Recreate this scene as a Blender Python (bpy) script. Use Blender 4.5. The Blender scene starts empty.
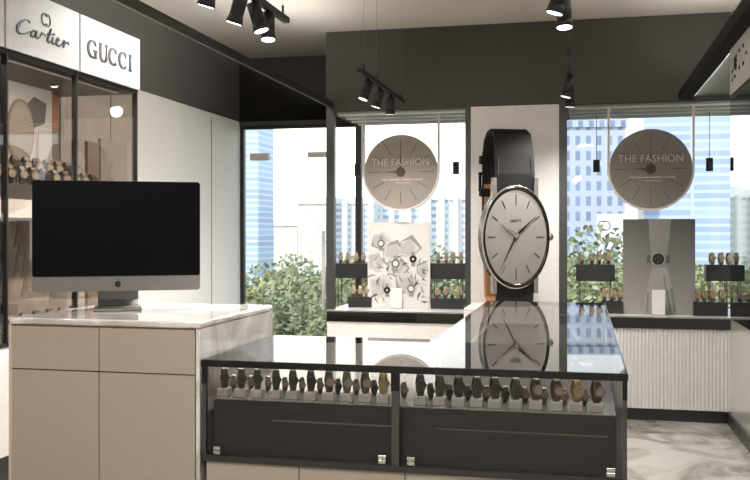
import bpy, bmesh, math, random
from mathutils import Vector, Matrix
random.seed(11)
S = bpy.context.scene
COL = S.collection
PI = math.pi

# ------------------------------------------------------------------ camera
F = 907.0; CX = 375.0; HY = 232.0; CH = 1.4
YAW = math.radians(12.86)
cam_d = bpy.data.cameras.new('camera'); cam = bpy.data.objects.new('camera', cam_d); COL.objects.link(cam)
cam.location = (0, 0, CH); cam.rotation_euler = (PI/2, 0, YAW)
cam_d.sensor_width = 36; cam_d.lens = 36*F/750.0
cam_d.shift_y = -(240-HY)/750.0
cam_d.clip_start = .05; cam_d.clip_end = 1000
S.camera = cam
sa, ca = math.sin(YAW), math.cos(YAW)

def ray(x, y):
    u = (x-CX)/F; v = (HY-y)/F
    return Vector((-sa+u*ca, ca+u*sa, v))
def atY(x, y, Y):
    d = ray(x, y); t = Y/d.y
    return Vector((d.x*t, Y, CH+d.z*t))
def atX(x, y, X):
    d = ray(x, y); t = X/d.x
    return Vector((X, d.y*t, CH+d.z*t))

# ------------------------------------------------------------------ materials
def lin(c):
    c = c/255.0
    return c/12.92 if c <= .04045 else ((c+.055)/1.055)**2.4
def rgb(r, g, b): return (lin(r), lin(g), lin(b), 1)
def newmat(name):
    m = bpy.data.materials.new(name); m.use_nodes = True
    nt = m.node_tree; nt.nodes.clear()
    out = nt.nodes.new('ShaderNodeOutputMaterial')
    return m, nt, out
def pbr(name, col, rough=.5, metal=0, coat=0, noise=None, bump=0, spec=.5):
    m, nt, out = newmat(name)
    b = nt.nodes.new('ShaderNodeBsdfPrincipled'); nt.links.new(b.outputs[0], out.inputs[0])
    b.inputs['Base Color'].default_value = col
    b.inputs['Roughness'].default_value = rough; b.inputs['Metallic'].default_value = metal
    b.inputs['Coat Weight'].default_value = coat; b.inputs['Coat Roughness'].default_value = .03
    b.inputs['Specular IOR Level'].default_value = spec
    sc, amt = noise if noise else (30, .04)
    tc = nt.nodes.new('ShaderNodeTexCoord'); n = nt.nodes.new('ShaderNodeTexNoise')
    n.inputs['Scale'].default_value = sc; n.inputs['Detail'].default_value = 4
    nt.links.new(tc.outputs['Object'], n.inputs['Vector'])
    r = nt.nodes.new('ShaderNodeMapRange')
    r.inputs['From Min'].default_value = .3; r.inputs['From Max'].default_value = .7
    r.inputs['To Min'].default_value = 1-amt; r.inputs['To Max'].default_value = 1+amt
    nt.links.new(n.outputs[0], r.inputs['Value'])
    mx = nt.nodes.new('ShaderNodeVectorMath'); mx.operation = 'SCALE'
    mx.inputs[0].default_value = col[:3]; nt.links.new(r.outputs[0], mx.inputs['Scale'])
    nt.links.new(mx.outputs[0], b.inputs['Base Color'])
    if bump:
        bp = nt.nodes.new('ShaderNodeBump'); bp.inputs['Strength'].default_value = bump; bp.inputs['Distance'].default_value = .005
        nt.links.new(n.outputs[0], bp.inputs['Height']); nt.links.new(bp.outputs[0], b.inputs['Normal'])
    return m
def emit(name, col, s):
    m, nt, out = newmat(name)
    e = nt.nodes.new('ShaderNodeEmission'); e.inputs[0].default_value = col; e.inputs[1].default_value = s
    nt.links.new(e.outputs[0], out.inputs[0]); return m
def glass(name, tint, ior=1.5, base=0.0, gl=(1,1,1,1)):
    """thin pane: tinted see-through plus fresnel reflection"""
    m, nt, out = newmat(name)
    t = nt.nodes.new('ShaderNodeBsdfTransparent'); t.inputs[0].default_value = tint
    g = nt.nodes.new('ShaderNodeBsdfGlossy'); g.inputs['Roughness'].default_value = .015; g.inputs['Color'].default_value = gl
    f = nt.nodes.new('ShaderNodeFresnel'); f.inputs[0].default_value = ior
    a = nt.nodes.new('ShaderNodeMath'); a.operation = 'ADD'; a.use_clamp = True; a.inputs[1].default_value = base
    nt.links.new(f.outputs[0], a.inputs[0])
    # back faces see the same reflectance
    geo = nt.nodes.new('ShaderNodeNewGeometry')
    ff = nt.nodes.new('ShaderNodeMath'); ff.operation = 'SUBTRACT'; ff.inputs[0].default_value = 1
    nt.links.new(geo.outputs['Backfacing'], ff.inputs[1])
    mm = nt.nodes.new('ShaderNodeMath'); mm.operation = 'MULTIPLY'
    nt.links.new(a.outputs[0], mm.inputs[0]); nt.links.new(ff.outputs[0], mm.inputs[1])
    mix = nt.nodes.new('ShaderNodeMixShader')
    nt.links.new(mm.outputs[0], mix.inputs[0]); nt.links.new(t.outputs[0], mix.inputs[1]); nt.links.new(g.outputs[0], mix.inputs[2])
    nt.links.new(mix.outputs[0], out.inputs[0]); return m
def marble(name, c1, c2, scale, rough=.12, coat=.5):
    m, nt, out = newmat(name)
    b = nt.nodes.new('ShaderNodeBsdfPrincipled'); nt.links.new(b.outputs[0], out.inputs[0])
    b.inputs['Roughness'].default_value = rough; b.inputs['Coat Weight'].default_value = coat; b.inputs['Coat Roughness'].default_value = .04
    tc = nt.nodes.new('ShaderNodeTexCoord')
    n = nt.nodes.new('ShaderNodeTexNoise'); n.inputs['Scale'].default_value = scale; n.inputs['Detail'].default_value = 9
    n.inputs['Roughness'].default_value = .62; n.inputs['Distortion'].default_value = 1.6
    nt.links.new(tc.outputs['Object'], n.inputs['Vector'])
    cr = nt.nodes.new('ShaderNodeValToRGB')
    e = cr.color_ramp.elements; e[0].position = .38; e[0].color = c2; e[1].position = .56; e[1].color = c1
    k = cr.color_ramp.elements.new(.47); k.color = tuple(.5*(a+d) for a, d in zip(c1, c2))
    nt.links.new(n.outputs[0], cr.inputs[0]); nt.links.new(cr.outputs[0], b.inputs['Base Color']); return m
def facade(name, wall, win, bw, bh, mortar, rough=.4):
    m, nt, out = newmat(name)
    b = nt.nodes.new('ShaderNodeBsdfPrincipled'); nt.links.new(b.outputs[0], out.inputs[0])
    b.inputs['Roughness'].default_value = rough
    tc = nt.nodes.new('ShaderNodeTexCoord')
    sep = nt.nodes.new('ShaderNodeSeparateXYZ'); nt.links.new(tc.outputs['Object'], sep.inputs[0])
    ad = nt.nodes.new('ShaderNodeMath'); ad.operation = 'ADD'
    nt.links.new(sep.outputs[0], ad.inputs[0]); nt.links.new(sep.outputs[1], ad.inputs[1])
    cmb = nt.nodes.new('ShaderNodeCombineXYZ'); nt.links.new(ad.outputs[0], cmb.inputs[0]); nt.links.new(sep.outputs[2], cmb.inputs[1])
    br = nt.nodes.new('ShaderNodeTexBrick'); br.offset = 0; br.squash = 1
    br.inputs['Scale'].default_value = 1; br.inputs['Brick Width'].default_value = bw; br.inputs['Row Height'].default_value = bh
    br.inputs['Mortar Size'].default_value = mortar; br.inputs['Mortar'].default_value = wall
    br.inputs['Color1'].default_value = win; br.inputs['Color2'].default_value = tuple(min(1, c*1.35) for c in win[:3])+(1,)
    nt.links.new(cmb.outputs[0], br.inputs['Vector']); nt.links.new(br.outputs[0], b.inputs['Base Color']); return m

M = {}
M['ceiling'] = pbr('ceiling_paint', rgb(205, 196, 186), .9, noise=(3, .015))
M['white_wall'] = pbr('white_wall_paint', rgb(232, 228, 222), .55, noise=(2, .015))
M['dark_paint'] = pbr('dark_grey_paint', rgb(64, 61, 55), .6, noise=(2, .04))
M['black_trim'] = pbr('black_trim', rgb(34, 32, 30), .35)
M['black_gloss'] = pbr('black_gloss', rgb(20, 19, 18), .12, coat=.6)
M['charcoal'] = pbr('charcoal_box', rgb(38, 36, 34), .5)
M['frame'] = pbr('dark_bronze_frame', rgb(72, 71, 68), .35, metal=.3)
M['beige'] = pbr('beige_laminate', rgb(164, 151, 136), .38, noise=(60, .015))
M['beige_side'] = pbr('pale_beige_side_panel', rgb(196, 186, 176), .25)
M['white_lac'] = pbr('white_lacquer', rgb(226, 221, 216), .3)
M['fluted'] = pbr('fluted_white_panel', rgb(222, 219, 214), .55)
M['seam'] = pbr('dark_joint', rgb(70, 60, 52), .7)
M['desk_marble'] = marble('desk_marble', rgb(222, 217, 211), rgb(178, 170, 162), 2.2, .1, .6)
M['floor'] = marble('floor_marble', rgb(204, 199, 190), rgb(140, 131, 120), 1.9, .12, .4)
M['right_wall'] = pbr('glossy_pale_wall', rgb(205, 202, 196), .1, coat=.5)
M['mirror'] = pbr('wall_mirror', rgb(150, 150, 148), .03, metal=1)
M['alu'] = pbr('aluminium', rgb(178, 176, 174), .3, metal=.9)
M['alu_dark'] = pbr('brushed_grey_metal', rgb(120, 118, 116), .35, metal=.7)
M['alu_chin'] = pbr('grey_aluminium_housing', rgb(108, 104, 100), .4, metal=.1)
M['chrome'] = pbr('chrome', rgb(215, 213, 210), .15, metal=1)
M['bay_ceiling'] = pbr('satin_grey_metal', rgb(150, 150, 152), .35)
M['strip'] = pbr('white_profile', rgb(238, 238, 238), .35)
M['screen'] = pbr('black_screen', rgb(9, 8, 8), .4, spec=.06)
M['beam'] = pbr('matt_dark_beam', rgb(36, 34, 31), .85, spec=.15)
M['black'] = pbr('matt_black', rgb(16, 15, 14), .5)
M['black_logo'] = pbr('black_logo', rgb(10, 10, 10), .3)
M['letters'] = pbr('black_letters', rgb(22, 20, 20), .4)
M['sign_white'] = pbr('sign_white', rgb(206, 204, 201), .45)
M['photo_white'] = pbr('photo_white', rgb(205, 202, 197), .5)
M['pane'] = glass('clear_glass', (.95, .97, .97, 1), 1.35)
M['door_glass'] = glass('door_glass', (.93, .95, .945, 1), 1.4)
M['cab_glass'] = glass('cabinet_glass', (.86, .83, .80, 1), 1.4, .05)
def smoked(name, tint, body, k):
    m, nt, out = newmat(name)
    t = nt.nodes.new('ShaderNodeBsdfTransparent'); t.inputs[0].default_value = tint
    d_ = nt.nodes.new('ShaderNodeBsdfDiffuse'); d_.inputs[0].default_value = body
    n = nt.nodes.new('ShaderNodeTexNoise'); n.inputs['Scale'].default_value = 2
    mr_ = nt.nodes.new('ShaderNodeMapRange'); mr_.inputs['To Min'].default_value = k*.9; mr_.inputs['To Max'].default_value = k*1.1
    nt.links.new(n.outputs[0], mr_.inputs['Value'])
    mix = nt.nodes.new('ShaderNodeMixShader'); nt.links.new(mr_.outputs[0], mix.inputs[0])
    nt.links.new(t.outputs[0], mix.inputs[1]); nt.links.new(d_.outputs[0], mix.inputs[2])
    nt.links.new(mix.outputs[0], out.inputs[0]); return m
M['canopy_glass'] = smoked('smoked_canopy_glass', (.52, .515, .51, 1), rgb(40, 37, 34), .22)
M['canopy_right'] = pbr('dark_reflective_panel', rgb(104, 100, 95), .3)
M['top_glass'] = glass('smoked_counter_glass', (.68, .68, .67, 1), 1.5, .0, (.86, .86, .86, 1))
M['front_glass'] = glass('case_front_glass', (.92, .91, .90, 1), 1.25)
M['partition'] = smoked('smoked_partition', (.45, .45, .45, 1), rgb(90, 88, 85), .4)
M['edge'] = pbr('black_glass_edge', rgb(20, 19, 18), .15)
M['case_box'] = pbr('dark_case_laminate', rgb(46, 46, 45), .3)
M['deck'] = pbr('case_deck', rgb(134, 132, 129), .22, coat=.45)
M['stand'] = pbr('pale_grey_stand', rgb(158, 155, 151), .5)
M['disc'] = pbr('taupe_disc', rgb(155, 145, 134), .45, noise=(6, .03))
M['disc_dark'] = pbr('dark_taupe_disc', rgb(130, 124, 116), .45, noise=(6, .03))
M['mark'] = pbr('dark_dial_mark', rgb(70, 62, 55), .5)
M['cream_letter'] = pbr('cream_letters', rgb(222, 206, 190), .4)
M['fitting'] = pbr('pale_door_fitting', rgb(212, 204, 192), .5)
M['band'] = pbr('pale_metal_band', rgb(214, 208, 202), .35, metal=.1)
M['dial'] = pbr('silver_dial', rgb(132, 126, 120), .5, noise=(14, .05))
M['steel'] = pbr('polished_steel', rgb(190, 184, 178), .22, metal=.9)
M['steel_dark'] = pbr('dark_polished_steel', rgb(70, 66, 62), .15, metal=.9)
M['leather'] = pbr('black_leather', rgb(30, 29, 28), .75, noise=(90, .15), bump=.5, spec=.25)
M['tan'] = pbr('tan_leather', rgb(176, 124, 84), .6)
M['w_dark'] = pbr('watch_dark', rgb(78, 73, 68), .4, metal=.2)
M['w_darkcase'] = pbr('watch_dark_case', rgb(96, 90, 84), .3, metal=.7)
M['w_brown'] = pbr('watch_brown', rgb(92, 78, 66), .4, metal=.2)
M['w_bronze'] = pbr('watch_bronze', rgb(120, 104, 86), .3, metal=.5)
M['w_gold'] = pbr('watch_gold', rgb(172, 146, 104), .4, metal=.3)
M['w_goldcase'] = pbr('watch_gold_case', rgb(186, 160, 118), .35, metal=.5)
M['w_steel'] = pbr('watch_steel', rgb(112, 108, 102), .35, metal=.5)
M['w_face'] = pbr('watch_face_pale', rgb(150, 139, 124), .4)
M['w_facedark'] = pbr('watch_face_dark', rgb(58, 54, 50), .3)
M['cushion'] = pbr('watch_cushion', rgb(120, 108, 94), .8)
M['interior'] = pbr('cabinet_interior', rgb(134, 127, 119), .6)
M['interior_light'] = pbr('cabinet_back_panel', rgb(186, 181, 175), .5)
M['beigefab'] = pbr('beige_photo', rgb(160, 148, 136), .7, noise=(9, .25))
M['taupe'] = pbr('taupe_arch', rgb(130, 114, 98), .6)
M['rust'] = pbr('rust_panel', rgb(168, 112, 84), .7)
M['lens'] = emit('lamp_lens', (.85, .93, 1, 1), 9)
M['lens_dim'] = emit('lamp_lens_dim', (1, .95, .88, 1), 1.6)
M['paper_w'] = pbr('paper_white', rgb(222, 218, 211), .6, noise=(7, .03))
M['paper_g'] = pbr('paper_grey', rgb(150, 146, 140), .6)
M['paper_d'] = pbr('paper_dark', rgb(92, 88, 84), .6)
M['paper_l'] = pbr('paper_pale', rgb(186, 182, 176), .6)
M['photo_dark'] = pbr('photo_black', rgb(24, 22, 20), .5)
M['leaf'] = pbr('olive_leaves', rgb(148, 150, 112), .7, noise=(1.2, .2))
M['leaf2'] = pbr('green_leaves', rgb(136, 142, 106), .7, noise=(1.2, .2))
M['leaf3'] = pbr('yellow_green_leaves', rgb(172, 166, 116), .7, noise=(1.2, .3))
M['bark'] = pbr('bark', rgb(92, 78, 62), .9)
M['grass'] = pbr('grass_ground', rgb(104, 116, 78), .9, noise=(.2, .3))
M['glow_white'] = pbr('billboard_white', rgb(245, 245, 246), .6)
M['emblem'] = pbr('billboard_emblem', rgb(150, 146, 158), .6)
M['fac_tower'] = facade('blue_tower_facade', rgb(222, 228, 240), rgb(168, 188, 218), 14, .62, .11)
M['fac_apt'] = facade('apartment_facade', rgb(240, 238, 236), rgb(168, 180, 202), 1.15, .75, .2)
M['fac_haze'] = facade('haze_paled_facade', rgb(244, 236, 222), rgb(222, 212, 196), 1.2, .8, .22)  # sun glow and haze put into the colour, paled and warmed
M['fac_grid'] = facade('grey_grid_facade', rgb(184, 190, 208), rgb(122, 134, 164), .9, 1.3, .26)
M['fac_band'] = facade('pale_band_facade', rgb(196, 206, 226), rgb(160, 174, 204), 30, .75, .14)
M['bwhite'] = pbr('white_concrete', rgb(240, 240, 240), .7)
M['bblue'] = pbr('blue_glass_wall', rgb(150, 170, 206), .3)

def poster_gradient():
    m, nt, out = newmat('grey_studio_photo')
    b = nt.nodes.new('ShaderNodeBsdfPrincipled'); nt.links.new(b.outputs[0], out.inputs[0]); b.inputs['Roughness'].default_value = .5
    tc = nt.nodes.new('ShaderNodeTexCoord'); sp = nt.nodes.new('ShaderNodeSeparateXYZ')
    nt.links.new(tc.outputs['Generated'], sp.inputs[0])
    cr = nt.nodes.new('ShaderNodeValToRGB'); e = cr.color_ramp.elements
    e[0].position = 0; e[0].color = rgb(156, 152, 148); e[1].position = 1; e[1].color = rgb(88, 87, 83)
    nt.links.new(sp.outputs[2], cr.inputs[0]); nt.links.new(cr.outputs[0], b.inputs['Base Color']); return m
M['photo_grey'] = poster_gradient()
M['skin_g'] = pbr('photo_forearm', rgb(142, 139, 133), .6, noise=(40, .06))
M['skin_l'] = pbr('photo_hand', rgb(158, 155, 150), .6, noise=(30, .05))
M['skin_d'] = pbr('photo_hand_shade', rgb(126, 122, 117), .6, noise=(30, .1))

# ------------------------------------------------------------------ mesh helpers
class MB:
    def __init__(s): s.bm = bmesh.new()
    def box(s, x0, x1, y0, y1, z0, z1, bev=0, seg=2):
        bm = bmesh.new()
        bmesh.ops.create_cube(bm, size=1)
        for v in bm.verts:
            v.co = Vector(((x0+x1)/2+v.co.x*(x1-x0), (y0+y1)/2+v.co.y*(y1-y0), (z0+z1)/2+v.co.z*(z1-z0)))
        if bev:
            bmesh.ops.bevel(bm, geom=bm.edges[:]+bm.verts[:], offset=bev, segments=seg, profile=.5, affect='EDGES')
        s._merge(bm); return s
    def _merge(s, bm, smooth=False):
        if smooth:
            for f in bm.faces: f.smooth = True
        me = bpy.data.meshes.new('t'); bm.to_mesh(me); bm.free(); s.bm.from_mesh(me); bpy.data.meshes.remove(me)
    def cyl(s, p0, p1, r0, r1=None, n=20, smooth=True):
        r1 = r0 if r1 is None else r1
        p0 = Vector(p0); p1 = Vector(p1); d = p1-p0
        q = d.to_track_quat('Z', 'Y').to_matrix()
        bm = s.bm
        a = [bm.verts.new(p0+q@Vector((r0*math.cos(2*PI*i/n), r0*math.sin(2*PI*i/n), 0))) for i in range(n)]
        b = [bm.verts.new(p1+q@Vector((r1*math.cos(2*PI*i/n), r1*math.sin(2*PI*i/n), 0))) for i in range(n)]
        for i in range(n):
            f = bm.faces.new((a[i], a[(i+1) % n], b[(i+1) % n], b[i])); f.smooth = smooth
        bm.faces.new(a[::-1]); bm.faces.new(b); return s
    def ring(s, c, axis, ro, ri, th, n=40, sx=1, sz=1):
        """annulus facing -Y, centre c, ellipse scale sx/sz"""
        bm = s.bm; R = []
        for (r, y) in ((ro, c[1]), (ri, c[1]), (ri, c[1]+th), (ro, c[1]+th)):
            R.append([bm.verts.new((c[0]+sx*r*math.cos(2*PI*i/n), y, c[2]+sz*r*math.sin(2*PI*i/n))) for i in range(n)])
        for k in range(4):
            a, b = R[k], R[(k+1) % 4]
            for i in range(n):
                bm.faces.new((a[i], a[(i+1) % n], b[(i+1) % n], b[i]))
        return s
    def prism(s, pts, y0, y1, plane='XZ'):
        """extrude a polygon; XZ: pts are (x,z) between y0..y1, XY: pts (x,y) between z0..z1, YZ: pts (y,z) between x0..x1"""
        bm = s.bm
        def mk(p, t):
            if plane == 'XZ': return (p[0], t, p[1])
            if plane == 'XY': return (p[0], p[1], t)
            return (t, p[0], p[1])
        a = [bm.verts.new(mk(p, y0)) for p in pts]; b = [bm.verts.new(mk(p, y1)) for p in pts]
        n = len(pts)
        for i in range(n): bm.faces.new((a[i], a[(i+1) % n], b[(i+1) % n], b[i]))
        bm.faces.new(a[::-1]); bm.faces.new(b); return s
    def sweep(s, pts, w, th, axis='X'):
        """flat band of width w (along X) following (y,z) points, thickness th; w may be list"""
        bm = s.bm; n = len(pts); rows = []
        for i, p in enumerate(pts):
            a = Vector(pts[max(i-1, 0)]); b = Vector(pts[min(i+1, n-1)]); t = (b-a).normalized(); nn = Vector((-t.y, t.x))*th/2
            ww = (w[i] if isinstance(w, (list, tuple)) else w)/2
            p = Vector(p)
            rows.append([bm.verts.new((-ww, p.x+nn.x, p.y+nn.y)), bm.verts.new((ww, p.x+nn.x, p.y+nn.y)),
                         bm.verts.new((ww, p.x-nn.x, p.y-nn.y)), bm.verts.new((-ww, p.x-nn.x, p.y-nn.y))])
        for i in range(n-1):
            for k in range(4):
                bm.faces.new((rows[i][k], rows[i][(k+1) % 4], rows[i+1][(k+1) % 4], rows[i+1][k]))
        bm.faces.new(rows[0][::-1]); bm.faces.new(rows[-1]); return s
    def strokes(s, paths, w, y0, y1):
        """lettering strokes in the XZ plane; path = list of (x,z[,width])"""
        for path in paths:
            P = [(p[0], p[1], p[2] if len(p) > 2 else w) for p in path]
            for i in range(len(P)-1):
                a = Vector(P[i][:2]); b = Vector(P[i+1][:2]); d = b-a
                if d.length < 1e-6: continue
                nn = Vector((-d.y, d.x)).normalized()
                wa, wb = P[i][2]/2, P[i+1][2]/2
                s.prism([tuple(a+nn*wa), tuple(b+nn*wb), tuple(b-nn*wb), tuple(a-nn*wa)], y0, y1)
            for p in P[1:-1]:
                s.prism([(p[0]+p[2]/2*math.cos(k*PI/4), p[1]+p[2]/2*math.sin(k*PI/4)) for k in range(8)], y0+.0001, y1)
        return s
    def build(s, name, mat, parent=None, loc=None, smooth=False):
        bmesh.ops.recalc_face_normals(s.bm, faces=s.bm.faces[:])
        if smooth:
            for f in s.bm.faces: f.smooth = True
        me = bpy.data.meshes.new(name); s.bm.to_mesh(me); s.bm.free()
        me.materials.append(M[mat] if isinstance(mat, str) else mat)
        o = bpy.data.objects.new(name, me); COL.objects.link(o)
        if parent: o.parent = parent
        if loc is not None: o.location = loc
        return o
def tag(o, label, cat, group=None, kind=None):
    o['label'] = label; o['category'] = cat
    if group: o['group'] = group
    if kind: o['kind'] = kind
    return o
def thing(name, label, cat, loc=(0, 0, 0), rz=0, group=None):
    o = bpy.data.objects.new(name, None); COL.objects.link(o); o.empty_display_size = .1
    o.location = loc; o.rotation_euler = (0, 0, rz)
    return tag(o, label, cat, group)
def structure(o, label=None):
    o['kind'] = 'structure'
    if label: o['label'] = label
    return o
def struct_empty(name, loc=(0, 0, 0)):
    o = bpy.data.objects.new(name, None); COL.objects.link(o); o.location = loc; o['kind'] = 'structure'; return o
def dup(root, loc, rz=0, label=None, group=None, scale=None):
    r = root.copy(); COL.objects.link(r); r.location = loc; r.rotation_euler = (0, 0, rz)
    if scale: r.scale = scale
    if label: r['label'] = label
    if group: r['group'] = group
    for ch in list(root.children):
        c = ch.copy(); COL.objects.link(c); c.parent = r
        for g in list(ch.children):
            d = g.copy(); COL.objects.link(d); d.parent = c
    return r
def text_mesh(name, body, size, mat, parent, loc, rz=0, ext=.001, sx=1, bold=0):
    cu = bpy.data.curves.new('txt', 'FONT'); cu.body = body; cu.size = size; cu.extrude = ext
    cu.align_x = 'CENTER'; cu.align_y = 'CENTER'; cu.offset = bold; cu.resolution_u = 3
    t = bpy.data.objects.new('txt', cu); COL.objects.link(t)
    bpy.context.view_layer.update()
    me = bpy.data.meshes.new_from_object(t.evaluated_get(bpy.context.evaluated_depsgraph_get()))
    bpy.data.objects.remove(t); bpy.data.curves.remove(cu)
    me.transform(Matrix.Rotation(rz, 4, 'Z')@Matrix.Rotation(PI/2, 4, 'X')@Matrix.Diagonal((sx, 1, 1, 1)))
    me.materials.clear(); me.materials.append(M[mat]); me.name = name
    o = bpy.data.objects.new(name, me); COL.objects.link(o); o.parent = parent; o.location = loc
    return o
ORD = ['first', 'second', 'third', 'fourth', 'fifth', 'sixth', 'seventh', 'eighth', 'ninth', 'tenth', 'eleventh', 'twelfth', 'thirteenth', 'fourteenth']

# ------------------------------------------------------------------ room
XL, XR, YB, ZC = -3.09, 1.054, -2.2, 3.0
YF, YW = 7.0, 7.92       # fascia plane, window plane
ZB = 2.366
def sbox(name, mat, *a, **k): return structure(MB().box(*a, **k).build(name, mat))
sbox('floor', 'floor', XL-.1, XR+.35, YB-.1, 8.05, -.1, 0)
sbox('ceiling', 'ceiling', XL-.1, XR+.35, YB-.1, 8.05, ZC, ZC+.1)
sbox('wall_back', 'white_wall', XL-.1, XR+.1, YB-.1, YB, 0, ZC)
sbox('wall_left', 'white_wall', XL-.1, XL, YB, 8.0, 0, ZC)
wr = struct_empty('wall_right')
MB().box(XR, XR+.1, YB, YF, 0, ZC).build('wall_surface', 'right_wall', wr)
MB().box(XR-.006, XR-.0005, 5.2, YF-.012, .772, 2.364).build('mirror_panel', 'mirror', wr)
sbox('wall_front', 'dark_paint', XL, -2.0, YW-.02, 8.0, 2.385, ZC)
XB = 1.25
sbox('trim_1', 'dark_paint', -2.0, XB+.1, YF, 8.0, ZB, ZC)
sbox('trim_5', 'white_lac', XB, XB+.1, YF, 8.0, 0, ZB)
sbox('baseboard_right', 'black_trim', XR-.02, XR, 5.0, YF, 0, .085)
# white pier between the display bays, dark posts beside it
XP0, XP1 = -.837, -.17
sbox('wall_pier', 'white_lac', XP0, XP1, YF-.01, 8.0, 0, ZB)
sbox('trim_2', 'frame', XP1, XP1+.06, YF, YF+.05, .78, ZB)
sbox('trim_3', 'frame', XP0-.045, XP0, YF, YF+.05, .78, ZB)
sbox('trim_4', 'frame', -2.0, -1.935, YF, YF+.06, .78, ZB)

# vertical joints in the white panelling of the left wall
jt = MB()
for yy in (5.55, 7.25): jt.box(XL, XL+.002, yy-.004, yy+.004, 0, 2.38)
structure(jt.build('trim_6', 'seam'))

# display platforms behind fascia line
def platform(x0, x1, fl, nm, label):
    t = thing(nm, label, 'display platform', ((x0+x1)/2, YF, 0))
    h = (x1-x0)/2
    MB().box(-h, h, .0, .88, .685, .765).build('platform_top', 'black_gloss', t)
    MB().box(-h, h, -.008, 0, .765, .775).build('top_edge', 'alu', t)
    MB().box(-h, h, .001, .88, .765, .775).build('display_surface', 'white_lac', t)
    MB().box(-h, h, .03, .88, 0, .09).build('kick_board', 'black_trim', t)
    if fl:
        b = MB().box(-h, h, .02, .86, .09, .685)
        n = int((x1-x0)/.026)
        w = (x1-x0)/n
        for i in range(n):
            xx = -h+i*w
            b.prism([(xx+w*.06, .02), (xx+w*.26, .011), (xx+w*.74, .011), (xx+w*.94, .02)], .09, .685, 'XY')
        b.build('fluted_panel', 'fluted', t)
    else:
        MB().box(-h, h, .01, .86, .09, .685).build('front_panel', 'white_lac', t)
    return t
platform(-1.995, XP0-.002, False, 'display_platform', 'white fronted window platform with black top band left of the white pillar')
platform(XP1+.002, XB-.002, True, 'display_platform', 'window platform with fluted white front and black top band right of the pillar')

# bay ceilings: satin panel with white profiles
def bay_ceiling(x0, x1, nm):
    t = struct_empty(nm, (0, 0, 0))
    MB().box(x0, x1, YF+.06, YW-.03, ZB-.012, ZB-.001).build('ceiling_panel', 'bay_ceiling', t)
    for y, w in ((7.12, .02), (7.36, .012), (7.55, .03), (7.78, .012)):
        MB().box(x0, x1, y, y+w, ZB-.024, ZB-.012).build('light_profile', 'strip', t)
bay_ceiling(-1.93, XP0-.05, 'trim_7'); bay_ceiling(XP1+.065, XB-.002, 'trim_8')

# windows and door
def window(nm, x0, x1, z0, z1, mull=(), fw=.04, sides=(1, 1)):
    t = struct_empty(nm)
    if sides[0]: MB().box(x0, x0+fw, YW, YW+.06, z0, z1).build('window_frame', 'frame', t)
    if sides[1]: MB().box(x1-fw, x1, YW, YW+.06, z0, z1).build('window_frame', 'frame', t)
    MB().box(x0, x1, YW, YW+.06, z0-.03, z0).build('window_sill', 'frame', t)
    for m_ in mull: MB().box(m_-fw/2, m_+fw/2, YW, YW+.06, z0, z1).build('mullion', 'frame', t)
    MB().box(x0, x1, YW+.028, YW+.034, z0, z1).build('pane', 'pane', t)
    return t
window('window_1', -1.99, XP0, .78, ZB, fw=.055)
window('window_2', XP1, XB-.002, .78, ZB, fw=.03, sides=(1, 0))
d = struct_empty('door_1')
MB().box(XL, XL+.035, YW, YW+.05, 0, 2.385).build('door_frame', 'black_trim', d)
MB().box(XL+.035, -1.995, YW, YW+.05, 2.35, 2.385).build('door_frame', 'black_trim', d)
fx0, fx1 = XL+.04, XL+.17
MB().box(fx0, fx1, YW+.02, YW+.03, .01, 2.35).build('side_pane', 'door_glass', d)
pn = MB().box(fx1+.006, -2.0, YW+.018, YW+.028, .01, 2.35).build('door_glass', 'door_glass', d)
c1 = atY(259, 157, YW); c2 = atY(321, 155, YW)
MB().box(c1.x-.09, c1.x+.09, YW-.0, YW+.045, c1.z-.03, c1.z+.035, .004).build('patch_fitting', 'fitting', d)
MB().box(c2.x-.13, c2.x+.13, YW-.0, YW+.045, c2.z-.02, c2.z+.03, .004).build('patch_fitting', 'fitting', d)
h0 = atY(323.5, 310, YW-.06); h1 = atY(323.5, 231, YW-.06)
hb = MB().cyl((h0.x, YW-.06, h0.z), (h0.x, YW-.06, h1.z), .016)
for zz in (h0.z+.1, h1.z-.1): hb.cyl((h0.x, YW-.06, zz), (h0.x, YW+.02, zz), .009)
hb.build('door_handle', 'strip', d)

# smoked glass canopies
def canopy_left():
    t = thing('glass_canopy', 'smoked glass canopy overhead along the left wall above the white brand signs', 'canopy', (XL, 0, 2.42))
    MB().box(0.002, XL*-1-1.95, -2.1, YW-.025, -.003, .003).build('glass_panel', 'canopy_glass', t)
    MB().box(XL*-1-1.95, XL*-1-1.935, -2.1, YF+.0, -.034, .018).build('edge_strip', 'black_trim', t)
canopy_left()
def cove_fill(x, parent_name, label, sx):  # added strip out of sight, brightens the ceiling from the canopy top
    t = thing(parent_name, label, 'light strip', (x, 2.3, 2.438), 0, 'added fill strips along the canopies')
    MB().box(-.012, .012, -4.2, 4.2, -.02, 0).build('profile', 'alu_dark', t)
    MB().box(-.009, .009, -4.19, 4.19, 0, .003).build('diffuser', 'lens_dim', t)
    ld = bpy.data.lights.new('cove_fill', 'AREA'); ld.shape = 'RECTANGLE'; ld.size = .03; ld.size_y = 8.3; ld.energy = 39; ld.color = (1, .985, .965)
    lo = bpy.data.objects.new('strip_fill_lamp', ld); COL.objects.link(lo); lo.parent = t; lo.location = (0, 0, .01); lo.rotation_euler = (0, PI-sx*.45, 0)
cove_fill(-1.97, 'fill_strip', 'added unseen upward strip on the left smoked glass canopy, brightens the ceiling', 1)
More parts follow.
